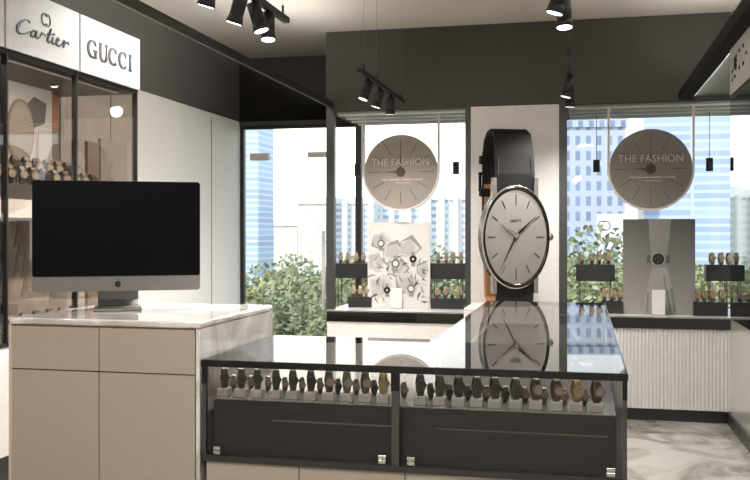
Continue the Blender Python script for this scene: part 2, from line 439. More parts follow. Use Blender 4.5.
def wash(x, y0_, y1_, z, label, sx, en):  # added hidden strip, brightens the wall below the canopy
    t = thing('fill_wash_strip', label, 'light strip', (x, (y0_+y1_)/2, z), 0, 'added fill strips under the canopies')
    h = (y1_-y0_)/2
    MB().box(-.006, .006, -h, h, -.008, 0).build('profile', 'black_trim', t)
    MB().box(-.005, .005, -h, h, -.010, -.008).build('diffuser', 'strip', t)
    ld = bpy.data.lights.new('wash', 'AREA'); ld.shape = 'RECTANGLE'; ld.size = .02; ld.size_y = 2*h; ld.energy = en; ld.color = (1, .98, .96)
    lo = bpy.data.objects.new('strip_fill_lamp', ld); COL.objects.link(lo); lo.parent = t; lo.location = (0, 0, -.014); lo.rotation_euler = (0, -sx*.9, 0)
wash(-1.966, 3.6, 6.9, 2.412, 'added hidden fill strip under the edge of the left glass canopy', -1, 11)
wash(.787, 1.0, 6.9, 2.3915, 'added hidden fill strip under the beam of the right canopy', 1, 8)
cove_fill(.76, 'fill_strip', 'added unseen upward strip on the right canopy, brightens the ceiling', -1)
t = thing('canopy', 'dark reflective canopy with black edge beam above the right wall sign', 'canopy', (XR, 0, 2.40))
MB().box(-.362, -.276, -2.1, YF-.005, -.034, .03).build('edge_beam', 'beam', t)
MB().box(-.276, -.002, -2.1, YF-.005, -.008, .03).build('underside_panel', 'canopy_right', t)

# ------------------------------------------------------------------ left display cabinets
XS = -2.25
ya, yb, yc, y0c = 3.215, 3.73, 4.31, 1.6
t = thing('display_cabinet', 'tall glass-fronted display cabinet on the left wall with watches and posters inside', 'display cabinet', (XS, 0, 0))
MB().box(-.82, -.0, y0c, yc, .50, .94, .003).build('base_cupboard', 'white_lac', t)
MB().box(-.80, -.04, y0c, yc, 0, .50).build('plinth', 'black_trim', t)
MB().box(-.82, -.015, y0c, yc, .94, .965).build('deck', 'interior', t)
MB().box(-.46, -.44, y0c, yc, .965, 2.13).build('back_panel', 'interior', t)
MB().box(-.44, -.0, yc-.012, yc, .965, 2.13).build('end_panel', 'cab_glass', t)
MB().box(-.82, -.0, y0c, yc, 2.115, 2.40).build('top_box', 'black_trim', t)
for yy in (2.6, ya, yb, yc-.008):
    MB().box(-.02, .006, yy-.005, yy+.005, .94, 2.40).build('frame_post', 'black_trim', t)
MB().box(-.02, .006, y0c, yc, .94, .955).build('bottom_rail', 'black_trim', t)
MB().box(-.43, -.04, 2.6, yc-.02, 1.545, 1.60).build('shelf', 'alu_dark', t)
MB().box(-.42, -.05, 2.6, yc-.02, 1.46, 1.545).build('shelf_front', 'white_lac', t)
for a_, b_ in ((2.6, ya), (ya, yb), (yb, yc)):
    MB().box(-.008, -.002, a_+.012, b_-.012, .96, 2.115).build('glass_door', 'cab_glass', t)
cabinet = t
for i, yy in enumerate((3.35, 3.95)):
    tt = thing('cabinet_downlight', '%s small round downlight in the top of the left display cabinet' % ('nearer' if i == 0 else 'farther'), 'light', (XS-.25, yy, 2.113), group='cabinet downlights')
    MB().cyl((0, 0, -.008), (0, 0, 0), .022).build('lamp_ring', 'alu', tt)
    MB().cyl((0, 0, -.010), (0, 0, -.008), .015).build('lens', 'lens_dim', tt)
tt = thing('cabinet_fill_strip', 'added fill strip inside the top front of the left display cabinet', 'light strip', (XS-.05, 3.3, 2.112))  # strip added to brighten the cabinet contents
MB().box(-.012, .012, -.9, .9, -.006, 0).build('profile', 'alu', tt)
MB().box(-.009, .009, -.89, .89, -.009, -.006).build('diffuser', 'strip', tt)
ld = bpy.data.lights.new('cabinet_fill_lamp', 'AREA'); ld.shape = 'RECTANGLE'; ld.size = .03; ld.size_y = 1.8; ld.energy = 4; ld.color = (1, .97, .93)
lo = bpy.data.objects.new('lamp', ld); COL.objects.link(lo); lo.parent = tt; lo.location = (0, 0, -.02); lo.rotation_euler = (0, .5, 0)

# posters in the cabinet
def flat_poly_x(mb, pts, x0, x1):
    mb.prism(pts, x0, x1, 'YZ')
Xq = XS-.38
pt = thing('cabinet_poster', 'tilted wristwatch poster at the back of the left cabinet above the shelf', 'poster', (Xq, 0, 0))
def q(x, y, X=Xq): p = atX(x, y, X); return (p.y, p.z)
b0 = q(6, 88); b1 = q(60, 160)
MB().prism([q(6, 70), q(52, 78), q(52, 162), q(6, 166)], -.012, 0, 'YZ').build('board', 'interior_light', pt)
cc = q(20, 132); ry = abs(q(33, 132)[0]-cc[0]); rz = .16
n = 40
el = lambda k: [(cc[0]+ry*k*math.cos(2*PI*i/n), cc[1]+rz*k*math.sin(2*PI*i/n)) for i in range(n)]
MB().prism(el(1.0), 0.001, .006, 'YZ').build('printed_case', 'taupe', pt)
MB().prism(el(.9), .006, .008, 'YZ').build('printed_dial', 'w_face', pt)
MB().prism([q(22, 108), q(34, 97), q(46, 104), q(44, 124), q(33, 128)], .001, .004, 'YZ').build('printed_strap', 'paper_d', pt)
pr = thing('backing_card', 'rust coloured card behind the watch poster in the left cabinet', 'card', (Xq-.04, 0, 0))
MB().prism([q(40, 84, Xq-.04), q(58, 84, Xq-.04), q(58, 130, Xq-.04), q(40, 130, Xq-.04)], -.008, 0, 'YZ').build('card', 'rust', pr)
pa = thing('arched_display', 'taupe half-round backdrop behind the watch rows in the left cabinet', 'backdrop', (XS-.34, 0, 1.6))
c_ = atX(58, 165, XS-.34)
pts = [(c_.y+.17*math.cos(k*PI/20), .17*math.sin(k*PI/20)) for k in range(21)]
MB().prism(pts, -.02, 0, 'YZ').build('arch', 'taupe', pa)
pb = thing('cabinet_picture', 'crumpled beige picture standing on the lower deck of the left cabinet', 'picture', (Xq+.02, 0, .965))
g0 = atX(4, 300, Xq); g1 = atX(64, 300, Xq)
MB().box(-.01, 0, g0.y, g1.y, .0, .49).build('board', 'beigefab', pb)
bb = MB()
for i in range(10):
    a = g0.y+.03+random.random()*(g1.y-g0.y-.12); z = .05+random.random()*.32
    bb.prism([(a, z), (a+.05+random.random()*.05, z+.03), (a+.03, z+.12)], 0, .004, 'YZ')
bb.build('printed_folds', 'interior', pb)
pc = thing('reflected_column', 'pale panel in place of a reflected column, far bay of the left cabinet', 'panel', (Xq, 0, .965))  # solid panel imitates a column reflected in the glass
g2 = atX(88, 200, Xq); g3 = atX(99, 200, Xq)
MB().box(-.02, 0, g2.y, g3.y, 0, .93).build('board', 'beige', pc)
g2 = atX(101, 200, Xq); g3 = atX(127, 200, Xq)
pc = thing('reflected_column', 'wide grey-beige panel in place of a reflected column, far end of the left cabinet', 'panel', (Xq, 0, .965))  # second solid panel imitating a reflected column
MB().box(-.02, 0, g2.y, g3.y, 0, .96).build('board', 'interior_light', pc)

# ------------------------------------------------------------------ brand signs
def arc(cx, cz, rx, rz, a0, a1, n=16, w0=None, w1=None):
    out = []
    for i in range(n+1):
        a = math.radians(a0+(a1-a0)*i/n)
        p = (cx+rx*math.cos(a), cz+rz*math.sin(a))
        if w0 is not None:
            w = w0+(w1-w0)*abs(math.cos(a)); p = p+(w,)
        out.append(p)
    return out
def gucci_letters(sx, sz, w, ox, oz, y0=-.004, y1=0):
    """serif capitals over a box sx wide, sz high, lower-left at ox, oz"""
    b = MB(); H = sz; th = w*.45
    def P(paths, x):
        b.strokes([[(ox+x+p[0], oz+p[1])+tuple(p[2:]) for p in path] for path in paths], w, y0, y1)
    u = sx/5.0; r = u*.40
    P([arc(r, H/2, r, H/2-th/2, 48, 312, 22, th, w*1.1), [(r*1.70, .02*H, w), (r*1.70, H*.42, w)], [(r*1.2, H*.44, th), (r*2.1, H*.44, th)], [(r*1.66, H*.95, th), (r*1.72, H*.70, th)]], 0)
    x = u*1.05
    P([[(.10*u, H*.96, w), (.10*u, H*.32, w)], arc(.10*u+u*.29, H*.32, u*.29, H*.30, 180, 360, 12, th, w*.9), [(.68*u, H*.32, th), (.68*u, H*.96, th)],
       [(-.02*u, H*.97, th), (.26*u, H*.97, th)], [(.56*u, H*.97, th), (.80*u, H*.97, th)]], x)
    for k in (2.02, 3.05):
        P([arc(r, H/2, r, H/2-th/2, 48, 312, 22, th, w*1.1), [(r*1.66, H*.95, th), (r*1.70, H*.68, th)]], u*k)
    P([[(.2*u, th*.4, w), (.2*u, H*.97, w)], [(.04*u, th*.5, th), (.36*u, th*.5, th)], [(.04*u, H-th*.5, th), (.36*u, H-th*.5, th)]], u*4.02)
    return b
def sign(name, label, y_lo, y_hi, x, face, z0=2.133, z1=2.395):
    s = thing(name, label, 'sign', (x, (y_lo+y_hi)/2, z0), PI/2 if face > 0 else -PI/2, 'brand signs above the cabinets')
    h = (y_hi-y_lo)/2
    MB().box(-h+.006, h-.006, -.012, 0, 0, z1-z0, .001).build('sign_panel', 'sign_white', s)
    return s, h
s, h = sign('brand_sign', 'white sign panel with black serif GUCCI lettering above the left cabinet', yb, yc, XS+.006, 1)
s.location.x = XS+.008
gucci_letters(.475, .085, .017, 3.797-(yb+yc)/2, .078).build('lettering', 'letters', s, (0, -.0125, 0))
s, h = sign('brand_sign', 'white sign panel with Cartier script and interlocked C emblem, left of GUCCI', 3.18, yb, XS+.008, 1)
ox = 3.25-(3.18+yb)/2
k = .43/7.2
def cs(pts): return [(ox+p[0]*k, .078+p[1]*k)+((p[2]*k*1.4,) if len(p) > 2 else ()) for p in pts]
car = []
car.append(cs([(1.55, .92, .08), (1.35, 1.05, .06), (1.0, 1.0, .07), (.5, .75, .1), (.15, .35, .16), (.1, .05, .14), (.4, -.08, .09), (.95, .02, .05), (1.5, .3, .04)]))
car.append(cs([(2.25, .42, .06), (1.95, .48, .07), (1.7, .3, .1), (1.65, .08, .12), (1.85, 0, .08), (2.1, .12, .05), (2.35, .5, .1), (2.25, .1, .12), (2.45, 0, .06), (2.75, .2, .04)]))
car.append(cs([(2.75, .2, .04), (3.0, .55, .08), (3.15, .45, .08), (3.35, .48, .1), (3.45, .4, .06)]))
car.append(cs([(3.55, .2, .04), (3.85, .6, .06), (4.1, 1.0, .12), (3.8, .5, .13), (3.65, .1, .13), (3.85, 0, .07), (4.2, .25, .04)]))
car.append(cs([(3.65, .62, .06), (4.4, .68, .06)]))
car.append(cs([(4.35, .5, .1), (4.25, .1, .12), (4.4, 0, .07), (4.7, .2, .04)])); car.append(cs([(4.48, .72, .12), (4.54, .80, .12)]))
car.append(cs([(4.7, .2, .04), (5.15, .45, .06), (5.0, .58, .08), (4.8, .35, .1), (4.8, .08, .12), (5.05, -.02, .08), (5.5, .2, .04)]))
car.append(cs([(5.5, .2, .04), (5.8, .55, .08), (5.95, .42, .08), (6.3, .5, .12), (6.45, .38, .06)])); car.append(cs([(5.85, .5, .1), (5.7, 0, .1)]))
MB().strokes(car, .005, -.0165, -.0125).build('lettering', 'letters', s)
lc = atX(41.5, 20.5, XS)
lx = lc.y-(3.18+yb)/2; lz = lc.z-2.133
MB().strokes([arc(lx-.010, lz, .021, .026, 38, 322, 24), arc(lx+.010, lz, .021, .026, -142, 142, 24)], .0045, -.0165, -.0125).build('emblem', 'letters', s)
s, h = sign('brand_sign', 'plain white sign panel nearest the camera on the left wall', 2.6, 3.18, XS+.008, 1)

# right overhead sign
s, h = sign('brand_sign', 'white overhead sign panel with small black lettering below the right canopy', 4.05, 5.14, .78, -1, 2.126, 2.372)
for i, (tx, px_, py_, sz) in enumerate((('RE', 738, 62.5, .085),)):
    p = atX(px_, py_, .78)
    text_mesh('lettering', tx, sz, 'letters', s, (-(p.y-(4.05+5.14)/2), -.0135, p.z-2.126), bold=.0025)
bt = MB()
for (px_, py_, w_) in ((735, 71, .03), (738.5, 68, .03), (735, 79.5, .012), (737.5, 76, .03), (742, 50, .03), (746, 45, .03), (742, 67, .03), (746, 63, .04), (749, 52, .02)):
    p = atX(px_, py_, .78); xx = -(p.y-(4.05+5.14)/2)
    bt.box(xx-w_/2, xx+w_/2, -.015, -.012, p.z-2.126-.010, p.z-2.126+.006)
bt.build('small_lettering', 'letters', s)
MB().box(-h, h, -.012, .01, -.012, 0).build('bottom_edge', 'black_trim', s)

# ------------------------------------------------------------------ watch prototypes
def loop(cy, cz, ry, rz, n=22):
    return [(cy+ry*math.cos(2*PI*i/n), cz+rz*math.sin(2*PI*i/n)) for i in range(n+1)]
def make_watch(name, strap_m, case_m, face_m, label):
    t = thing(name, label, 'wristwatch', (0, 0, 0))
    pts = loop(0, .038, .022, .036)
    w = []
    for p in pts:
        zz = abs(p[1]-.038)/.036
        w.append(.027-.007*zz)
    MB().sweep(pts, w, .0035).build('strap', strap_m, t)
    MB().sweep([(0, .010), (0, .066)], .012, .016).build('cushion', 'cushion', t)
    cs_ = MB().cyl((0, -.030, .040), (0, -.0205, .040), .0165, .0175, 24)
    for sx in (-1, 1):
        cs_.box(sx*.008-.002, sx*.008+.002, -.027, -.020, .020, .060)
    cs_.cyl((.016, -.0255, .040), (.0235, -.0255, .040), .0028, n=10)
    cs = cs_.build('watch_case', case_m, t)
    MB().cyl((0, -.0308, .040), (0, -.0300, .040), .0140, n=24).build('dial', face_m, t)
    return t
def make_stand(label):
    t = thing('watch_stand', label, 'watch stand', (0, 0, 0))
    MB().box(-.0195, .0195, -.020, .020, 0, .024, .002).build('block', 'stand', t)
    MB().box(-.0175, .0175, -.018, .018, .024, .026).build('top_pad', 'paper_l', t)
    return t
OFF = (0, -30, 0)
proto = {
 'dark': make_watch('wristwatch', 'w_dark', 'w_darkcase', 'w_facedark', 'x'),
 'brown': make_watch('wristwatch', 'w_brown', 'w_bronze', 'w_face', 'x'),
 'gold': make_watch('wristwatch', 'w_gold', 'w_goldcase', 'w_face', 'x'),
 'steel': make_watch('wristwatch', 'w_steel', 'w_steel', 'w_face', 'x'),
}
pstand = make_stand('x')
used = set()
KN = {'dark': 'dark', 'brown': 'bronze-brown', 'gold': 'gold', 'steel': 'silver-grey'}
def place_watch(kind, loc, rz, label, group, sc=1.0):
    label = label.replace('#', KN[kind])
    p = proto[kind]
    if kind not in used:
        used.add(kind); p.location = loc; p.rotation_euler = (0, 0, rz); p['label'] = label; p['group'] = group; p.scale = (sc,)*3; return p
    return dup(p, loc, rz, label, group, (sc,)*3)
def place_stand(loc, label, group):
    if 'st' not in used:
        used.add('st'); pstand.location = loc; pstand['label'] = label; pstand['group'] = group; return pstand
    return dup(pstand, loc, 0, label, group)

# ------------------------------------------------------------------ L-shaped glass counter
CXL, CXR, CXI = -1.193, .128, -.548
CY0, CY1, CY2 = 2.72, 3.43, 5.42
ZT, ZG, ZD, ZL = .99, .968, .862, .664
ct = thing('glass_display_counter', 'L-shaped black framed glass display counter full of watches in the centre', 'display counter', (0, 0, 0))
def Lpoly(i=0):
    return [(CXL+i, CY0+i), (CXR-i, CY0+i), (CXR-i, CY2-i), (CXI+i, CY2-i), (CXI+i, CY1-i), (CXL+i, CY1-i)]
MB().prism(Lpoly(.012), 0, ZL, 'XY').build('base_cabinet', 'beige', ct)
MB().prism(Lpoly(.0), ZL, ZL+.02, 'XY').build('bottom_tray', 'case_box', ct)
MB().prism(Lpoly(.03), ZL+.02, ZD-.003, 'XY').build('lower_box', 'case_box', ct)
MB().prism(Lpoly(.031), ZD-.0025, ZD, 'XY').build('display_deck', 'deck', ct)
MB().prism(Lpoly(.003), ZG+.003, ZT, 'XY').build('glass_top', 'top_glass', ct)
# black edge band around the glass top
eb = MB()
L = Lpoly(0)
for i in range(6):
    (xa, ya_), (xb, yb_) = L[i], L[(i+1) % 6]
    th = .0025
    if abs(xa-xb) < 1e-6: eb.box(xa-th, xa+th, min(ya_, yb_), max(ya_, yb_), ZG, ZT-.0005)
    else: eb.box(min(xa, xb), max(xa, xb), ya_-th, ya_+th, ZG, ZT-.0005)
eb.build('edge_band', 'edge', ct)
# posts
XM = atY(395, 400, CY0).x
for xx, hw in ((CXL+.007, .006), (XM, .012), (CXR-.007, .006)):
    MB().box(xx-hw, xx+hw, CY0+.004, CY0+.02, ZL+.02, ZG).build('corner_post', 'frame', ct)
    MB().box(xx-hw-.001, xx+hw+.001, CY0+.0, CY0+.006, ZG-.055, ZG).build('glass_clamp', 'edge', ct)
for (xx, yy) in ((CXL+.008, CY1-.01), (CXR-.008, CY2-.01), (CXI+.008, CY2-.01), (CXI+.008, CY1-.01)):
    MB().box(xx-.005, xx+.005, yy-.005, yy+.005, ZL+.02, ZG).build('corner_post', 'frame', ct)
# panes
for (xa, xb, hx) in ((CXL+.015, XM-.014, (atY(217, 447, CY0).x, atY(382, 455, CY0).x)), (XM+.014, CXR-.015, (atY(411, 457, CY0).x, atY(611, 468, CY0).x))):
    gd = MB().box(xa, xb, CY0+.006, CY0+.011, ZL+.022, ZG-.001).build('glass_door', 'front_glass', ct)
    for x_ in hx:
        zz = .702
        MB().box(x_-.012, x_+.012, CY0-.004, CY0+.012, zz-.013, zz-.001, .001).box(x_-.012, x_+.012, CY0-.004, CY0+.012, zz+.001, zz+.013, .001).build('hinge', 'chrome', gd)
MB().box(CXR-.008, CXR-.003, CY0+.022, CY2-.02, ZL+.02, ZG).build('side_pane', 'front_glass', ct)
MB().box(CXI+.01, CXR-.01, CY1+.10, CY1+.105, ZD, ZG).build('partition_pane', 'partition', ct)
MB().box(CXL+.02, CXI-.005, CY1-.008, CY1-.003, ZD, ZG).build('back_pane', 'front_glass', ct)
MB().box(CXI+.003, CXI+.008, CY1+.0, CY2-.02, ZD, ZG).build('inner_pane', 'front_glass', ct)
MB().box(CXI+.02, CXR-.02, CY2-.008, CY2-.003, ZD, ZG).build('end_pane', 'front_glass', ct)
MB().box(CXL+.003, CXL+.008, CY0+.022, CY1-.02, ZD, ZG).build('side_pane', 'front_glass', ct)
# thin grey metal lines on the dark lower box
for (a_, b_, y_) in ((272, 393, 421), (434, 608, 432)):
    p0 = atY(a_, y_, CY0+.024); p1 = atY(b_, y_, CY0+.024)
    MB().box(p0.x, p1.x, CY0+.022, CY0+.03, .797, .801).build('box_line', 'alu_dark', ct)
for (a_, b_) in ((CXL+.03, XM-.02), (XM+.02, CXR-.03)):
    MB().box(a_+.03, b_-.03, CY0+.027, CY0+.031, .839, .841).build('drawer_joint', 'seam', ct)
# joints in the beige base
for x_ in (299, 405, 520):
    p = atY(x_, 470, CY0+.011); MB().box(p.x-.0015, p.x+.0015, CY0+.010, CY0+.0125, 0.08, ZL).build('door_joint', 'seam', ct)
MB().box(CXL, CXR, CY0+.006, CY0+.013, 0, .08).build('kick_board', 'black_trim', ct)

SCW = .90
kinds_l = ['dark', 'dark', 'dark', 'dark', 'dark', 'dark', 'brown', 'steel', 'brown', 'gold']
pxs_l = [224, 241, 257, 275.5, 292.5, 310.5, 328.5, 346.5, 365, 383]
for i, (x_, kd) in enumerate(zip(pxs_l, kinds_l)):
    p = atY(x_, 400, CY0+.075)
    w = 'in the front row of the left counter case'
    place_stand((p.x, CY0+.08, ZD), 'pale grey stand under the %s front-row watch from the left, left counter case' % ORD[i], 'stands in the left counter case')
    place_watch(kd, (p.x, CY0+.08, ZD+.0255), .42, '# wristwatch, %s from the left %s' % (ORD[i], w), 'watches in the left counter case', SCW)
pxs = [233.5, 251, 268, 285, 302, 320, 338, 356, 374]
for i, x_ in enumerate(pxs):
    p = atY(x_, 400, CY0+.20)
    kd = ['steel', 'steel', 'steel', 'brown', 'steel', 'brown', 'dark', 'brown', 'dark'][i]
    w = 'in the back row of the left counter case'
    place_watch(kd, (p.x, CY0+.20, ZD), .42, '# wristwatch, %s from the left %s' % (ORD[i], w), 'watches in the left counter case', .66)
kinds_r = ['dark', 'dark', 'dark', 'dark', 'dark', 'dark', 'brown', 'brown', 'gold', 'brown']
pxs_r = [420, 439.5, 458.5, 476.5, 494.5, 515.5, 535.5, 556, 576, 596.5]
for i, (x_, kd) in enumerate(zip(pxs_r, kinds_r)):
    p = atY(x_, 400, CY0+.075)
    w = 'in the front row of the right counter case'
    place_stand((p.x, CY0+.08, ZD), 'pale grey stand under the %s front-row watch from the left, right counter case' % ORD[i], 'stands in the right counter case')
    place_watch(kd, (p.x, CY0+.08, ZD+.0255), .36, '# wristwatch, %s from the left %s' % (ORD[i], w), 'watches in the right counter case', SCW)
for i, x_ in enumerate([404, 430.5, 449, 467.5, 486, 505, 524.5, 543.5, 563.5, 583.5]):
    p = atY(x_, 400, CY0+.18)
    kd = ['steel', 'dark', 'dark', 'dark', 'brown', 'dark', 'brown', 'steel', 'gold', 'brown'][i]
    w = 'in the back row of the right counter case'
    place_watch(kd, (p.x, CY0+.18, ZD), .36, '# wristwatch, %s from the left %s' % (ORD[i], w), 'watches in the right counter case', .66)

# ------------------------------------------------------------------ reception desk
DX0, DX1 = -1.897, -1.2
dk = thing('reception_desk', 'beige cashier desk with a white marble top at the left', 'desk', ((DX0+DX1)/2, CY0, 0))
h = (DX1-DX0)/2
MB().box(-h+.012, h-.016, .012, .70, 0, 1.085).build('body', 'beige', dk)
MB().box(-h, h, 0, .715, 1.087, 1.11, .010, 4).build('marble_top', 'desk_marble', dk)
MB().box(h-.014, h-.001, .004, .708, 0, 1.0865).build('side_panel', 'desk_marble', dk)
MB().box(-h, -h+.011, .004, .708, 0, 1.0865).build('side_panel', 'beige_side', dk)
xm = atY(99, 370, CY0).x-(DX0+DX1)/2
zg = .938
def front(nm, a_, b_, z0, z1):
    MB().box(a_, b_, .0, .0115, z0, z1, .0012).build(nm, 'beige', dk)
front('drawer_front', -h+.0135, xm-.0015, zg+.002, 1.083); front('drawer_front', xm+.0015, h-.017, zg+.002, 1.083)
front('door', -h+.0135, xm-.0015, .08, zg-.002); front('door', xm+.0015, h-.017, .08, zg-.002)
MB().box(-h+.012, h-.016, .009, .0125, .0, 1.084).build('joint_backing', 'seam', dk)

# small object on the desk
p = atY(237, 312, 3.2)
gl = thing('acrylic_block', 'tiny pale acrylic block near the back right corner of the marble desk', 'block', (DX1-.03, 3.2, 1.1105), .3)
MB().box(-.011, .011, -.011, .011, 0, .018, .003).build('block_body', 'paper_l', gl)
MB().box(-.008, .008, -.008, .008, .018, .020).build('block_cap', 'alu', gl)

# computer
D_ = 3.40
def camp(x, y, D): d = ray(x, y)*D; return Vector((d.x, d.y, CH+d.z))
pc = camp(118, 236, D_)
ang = YAW+math.radians(15.4)
cm = thing('desktop_computer', 'silver all-in-one desktop computer with black screen on the marble desk', 'computer', (pc.x, pc.y, 1.1105), ang)
zc = pc.z-1.1105
W2, H2 = .303, .206
def rrect(x0, x1, z0, z1, r, n=5):
    out = []
    for (cx, cz, a0) in ((x1-r, z1-r, 0), (x0+r, z1-r, 90), (x0+r, z0+r, 180), (x1-r, z0+r, 270)):
        for i in range(n+1):
            a = math.radians(a0+90*i/n); out.append((cx+r*math.cos(a), cz+r*math.sin(a)))
    return out
bod = MB().prism(rrect(-W2, W2, zc-H2, zc+H2, .012), -.004, .006)
bod.prism(rrect(-W2+.05, W2-.05, zc-H2+.05, zc+H2-.05, .05), .006, .03)
bod.build('housing', 'alu_chin', cm)
zs = zc-H2+.056
MB().prism(rrect(-W2+.001, W2-.001, zs, zc+H2-.001, .010), -.006, -.004).build('screen', 'screen', cm)
# logo: apple outline with a bite and a leaf
def circ(cx, cz, r, n=20): return [(cx+r*math.cos(2*PI*i/n), cz+r*math.sin(2*PI*i/n)) for i in range(n)]
ap = []
for i in range(40):
    a = 2*PI*i/40
    r = .0125*(1-.13*abs(math.sin(a))**8*(1 if math.sin(a) > 0 else .7))
    x_, z_ = r*math.cos(a)*.93, r*math.sin(a)
    dx, dz = x_-.0150, z_-.0015
    if dx*dx+dz*dz < .0062**2:
        L_ = math.hypot(dx, dz); x_, z_ = .0150+dx/L_*.0062, .0015+dz/L_*.0062
    ap.append((x_, z_-.001))
zl = zc-H2+.027
MB().prism([(a, b+zl) for a, b in ap], -.0055, -.004).prism([(-.0005, zl+.0125), (.0005, zl+.0165), (.0050, zl+.0195), (.0050, zl+.0165), (.003, zl+.0135)], -.0055, -.004).build('logo', 'black_logo', cm)
st = MB()
pts = [(.035, zc-.02), (.075, zc-.10), (.085, .10), (.075, .02), (.06, .007)]
st.sweep([(.028, zc-.05), (.065, zc-.12), (.085, .10), (.088, .03), (.07, .008)], .15, .008)
st.build('stand', 'alu_dark', cm)
MB().box(-.085, .085, -.09, .095, 0, .008, .003).build('foot', 'alu_chin', cm)
cm.children[-1].location.x = .0

# ------------------------------------------------------------------ giant wristwatch
gp = camp(514.5, 237, 6.37)
bz = .87
ped = thing('plinth', 'white plinth carrying the giant wristwatch in front of the pillar', 'plinth', (gp.x-.04, gp.y+.12, 0))
MB().box(-.30, .30, -.26, .30, .05, bz, .004).build('body', 'white_lac', ped)
MB().box(-.28, .28, -.24, .24, 0, .05).build('base', 'black_trim', ped)
gw = thing('giant_wristwatch', 'giant oval wristwatch display model with silver dial and black strap before the white pillar', 'display model', (gp.x, gp.y, bz), math.radians(21))
zc = gp.z-bz
A, B = .247, .365
def oval(k, n=64, da=0): return [((A*k+da)*math.cos(2*PI*i/n), zc+(B*k+da)*math.sin(2*PI*i/n)) for i in range(n)]
cse = MB().prism(oval(1.0), -.03, .06)
cse.build('watch_case', 'steel_dark', gw)
def oring(k0, k1, y0, y1):
    b = MB(); n = 64; bm = b.bm
    R = [[bm.verts.new((A*k*math.cos(2*PI*i/n), y, zc+B*k*math.sin(2*PI*i/n))) for i in range(n)] for k, y in ((k0, y0), (k1, y1), (k1, y1+.02), (k0, y0+.02))]
    for j in range(4):
        a, c = R[j], R[(j+1) % 4]
        for i in range(n): f = bm.faces.new((a[i], a[(i+1) % n], c[(i+1) % n], c[i])); f.smooth = True
    return b
oring(1.0, .972, -.032, -.052).build('bezel', 'steel', gw)
oring(.972, .885, -.052, -.034).build('inner_bezel', 'steel_dark', gw)
MB().prism(oval(.90), -.036, -.031).build('dial', 'dial', gw)
for i in range(12):
    a = PI/2-i*PI/6
    r0, r1 = (.62, .80) if i % 3 else (.60, .82)
    p0 = Vector((A*r0*math.cos(a), zc+B*r0*math.sin(a))); p1 = Vector((A*r1*math.cos(a), zc+B*r1*math.sin(a)))
    MB().strokes([[tuple(p0), tuple(p1)]], .005, -.039, -.036).build('hour_marker', 'steel_dark', gw)
def hand(nm, ang_, L_, w, y, tail=.03, mat='steel_dark'):
    a = math.radians(90-ang_)
    d_ = Vector((math.cos(a), math.sin(a))); n_ = Vector((-d_.y, d_.x)); c = Vector((0, zc+.012))
    P_ = [c-d_*tail, c+n_*w/2+d_*L_*.25, c+d_*L_, c-n_*w/2+d_*L_*.25]
    MB().prism([tuple(p) for p in P_], y, y+.003).build(nm, mat, gw)
hand('hour_hand', 305, .15, .022, -.044, mat='steel')
hand('minute_hand', 47, .21, .016, -.047)
hand('second_hand', 206, .27, .010, -.050, .07)
MB().cyl((0, -.055, zc+.012), (0, -.036, zc+.012), .018).build('hand_hub', 'steel', gw)
gucci_letters(.085, .018, .0035, -.040, zc+.105, -.0385, -.036).build('dial_lettering', 'letters', gw)
MB().cyl((A-.005, .015, zc), (A+.030, .015, zc), .026, n=16).cyl((A+.03, .015, zc), (A+.040, .015, zc), .020, .012, n=16).build('crown', 'steel', gw)
SW = .15
for sx in (-1, 1):
    MB().prism([(sx*SW-.018, zc+.20), (sx*SW+.018, zc+.20), (sx*SW+.016, zc+B+.05), (sx*SW-.010, zc+B+.05)], -.02, .035).build('lug', 'steel', gw)
    MB().prism([(sx*SW-.018, zc-.20), (sx*SW+.018, zc-.20), (sx*SW+.016, zc-B-.03), (sx*SW-.012, zc-B-.03)], -.02, .035).build('lug', 'steel', gw)
top = gp.z*0+2.125-bz
# outer strap: up from the case, over, and down behind
path = [(.02, zc+B-.06), (.0, zc+B+.08), (.015, zc+B+.22), (.03, top-.12), (.06, top-.04), (.12, top), (.20, top-.01), (.27, top-.06), (.31, top-.16), (.32, top-.35), (.33, top-.6), (.32, top-.85), (.29, .06), (.24, .015)]
wd = [.29, .285, .28, .275, .27, .265, .26, .255, .25, .245, .24, .235, .23, .23]
path = [(a*1.28 if a > .1 else a, b) for a, b in path]
MB().sweep(path[:12], wd[:12], .03).build('strap', 'leather', gw)
MB().sweep(path[11:], wd[11:], .028).build('strap_tail', 'tan', gw)
inner = [(p[0]*.96-.012*(1 if p[0] > .2 else -1), p[1]-(.02 if p[0] > .05 else 0)) for p in path[4:]]
MB().sweep(inner[5:], .232, .010).build('strap_lining', 'tan', gw)
MB().sweep([(.01, zc-B+.06), (.0, zc-B-.06), (.02, .02), (.06, .012), (.22, .012)], .27, .024).build('lower_strap', 'leather', gw)
for dz in (.16, .40): MB().sweep([(.395, top-dz), (.405, top-dz-.06)], .29, .05).build('strap_keeper', 'leather', gw)
bk = MB()
z_ = top-.30
bk.box(-.15, .15, .41, .43, z_, z_+.02).box(-.15, .15, .41, .43, z_-.12, z_-.10).box(-.15, -.13, .41, .43, z_-.12, z_+.02).box(.13, .15, .41, .43, z_-.12, z_+.02)
bk.build('buckle', 'steel_dark', gw)
sl = MB()
for i in range(3): sl.box(-.125, -.123, .01, .012, zc+B+.1, zc+B+.11)
sl.strokes([[(-.12, zc+B+.06), (-.12, top-.2)], [(.12, zc+B+.06), (.12, top-.2)]], .003, -.018, -.012)
sl.build('stitching', 'w_dark', gw)

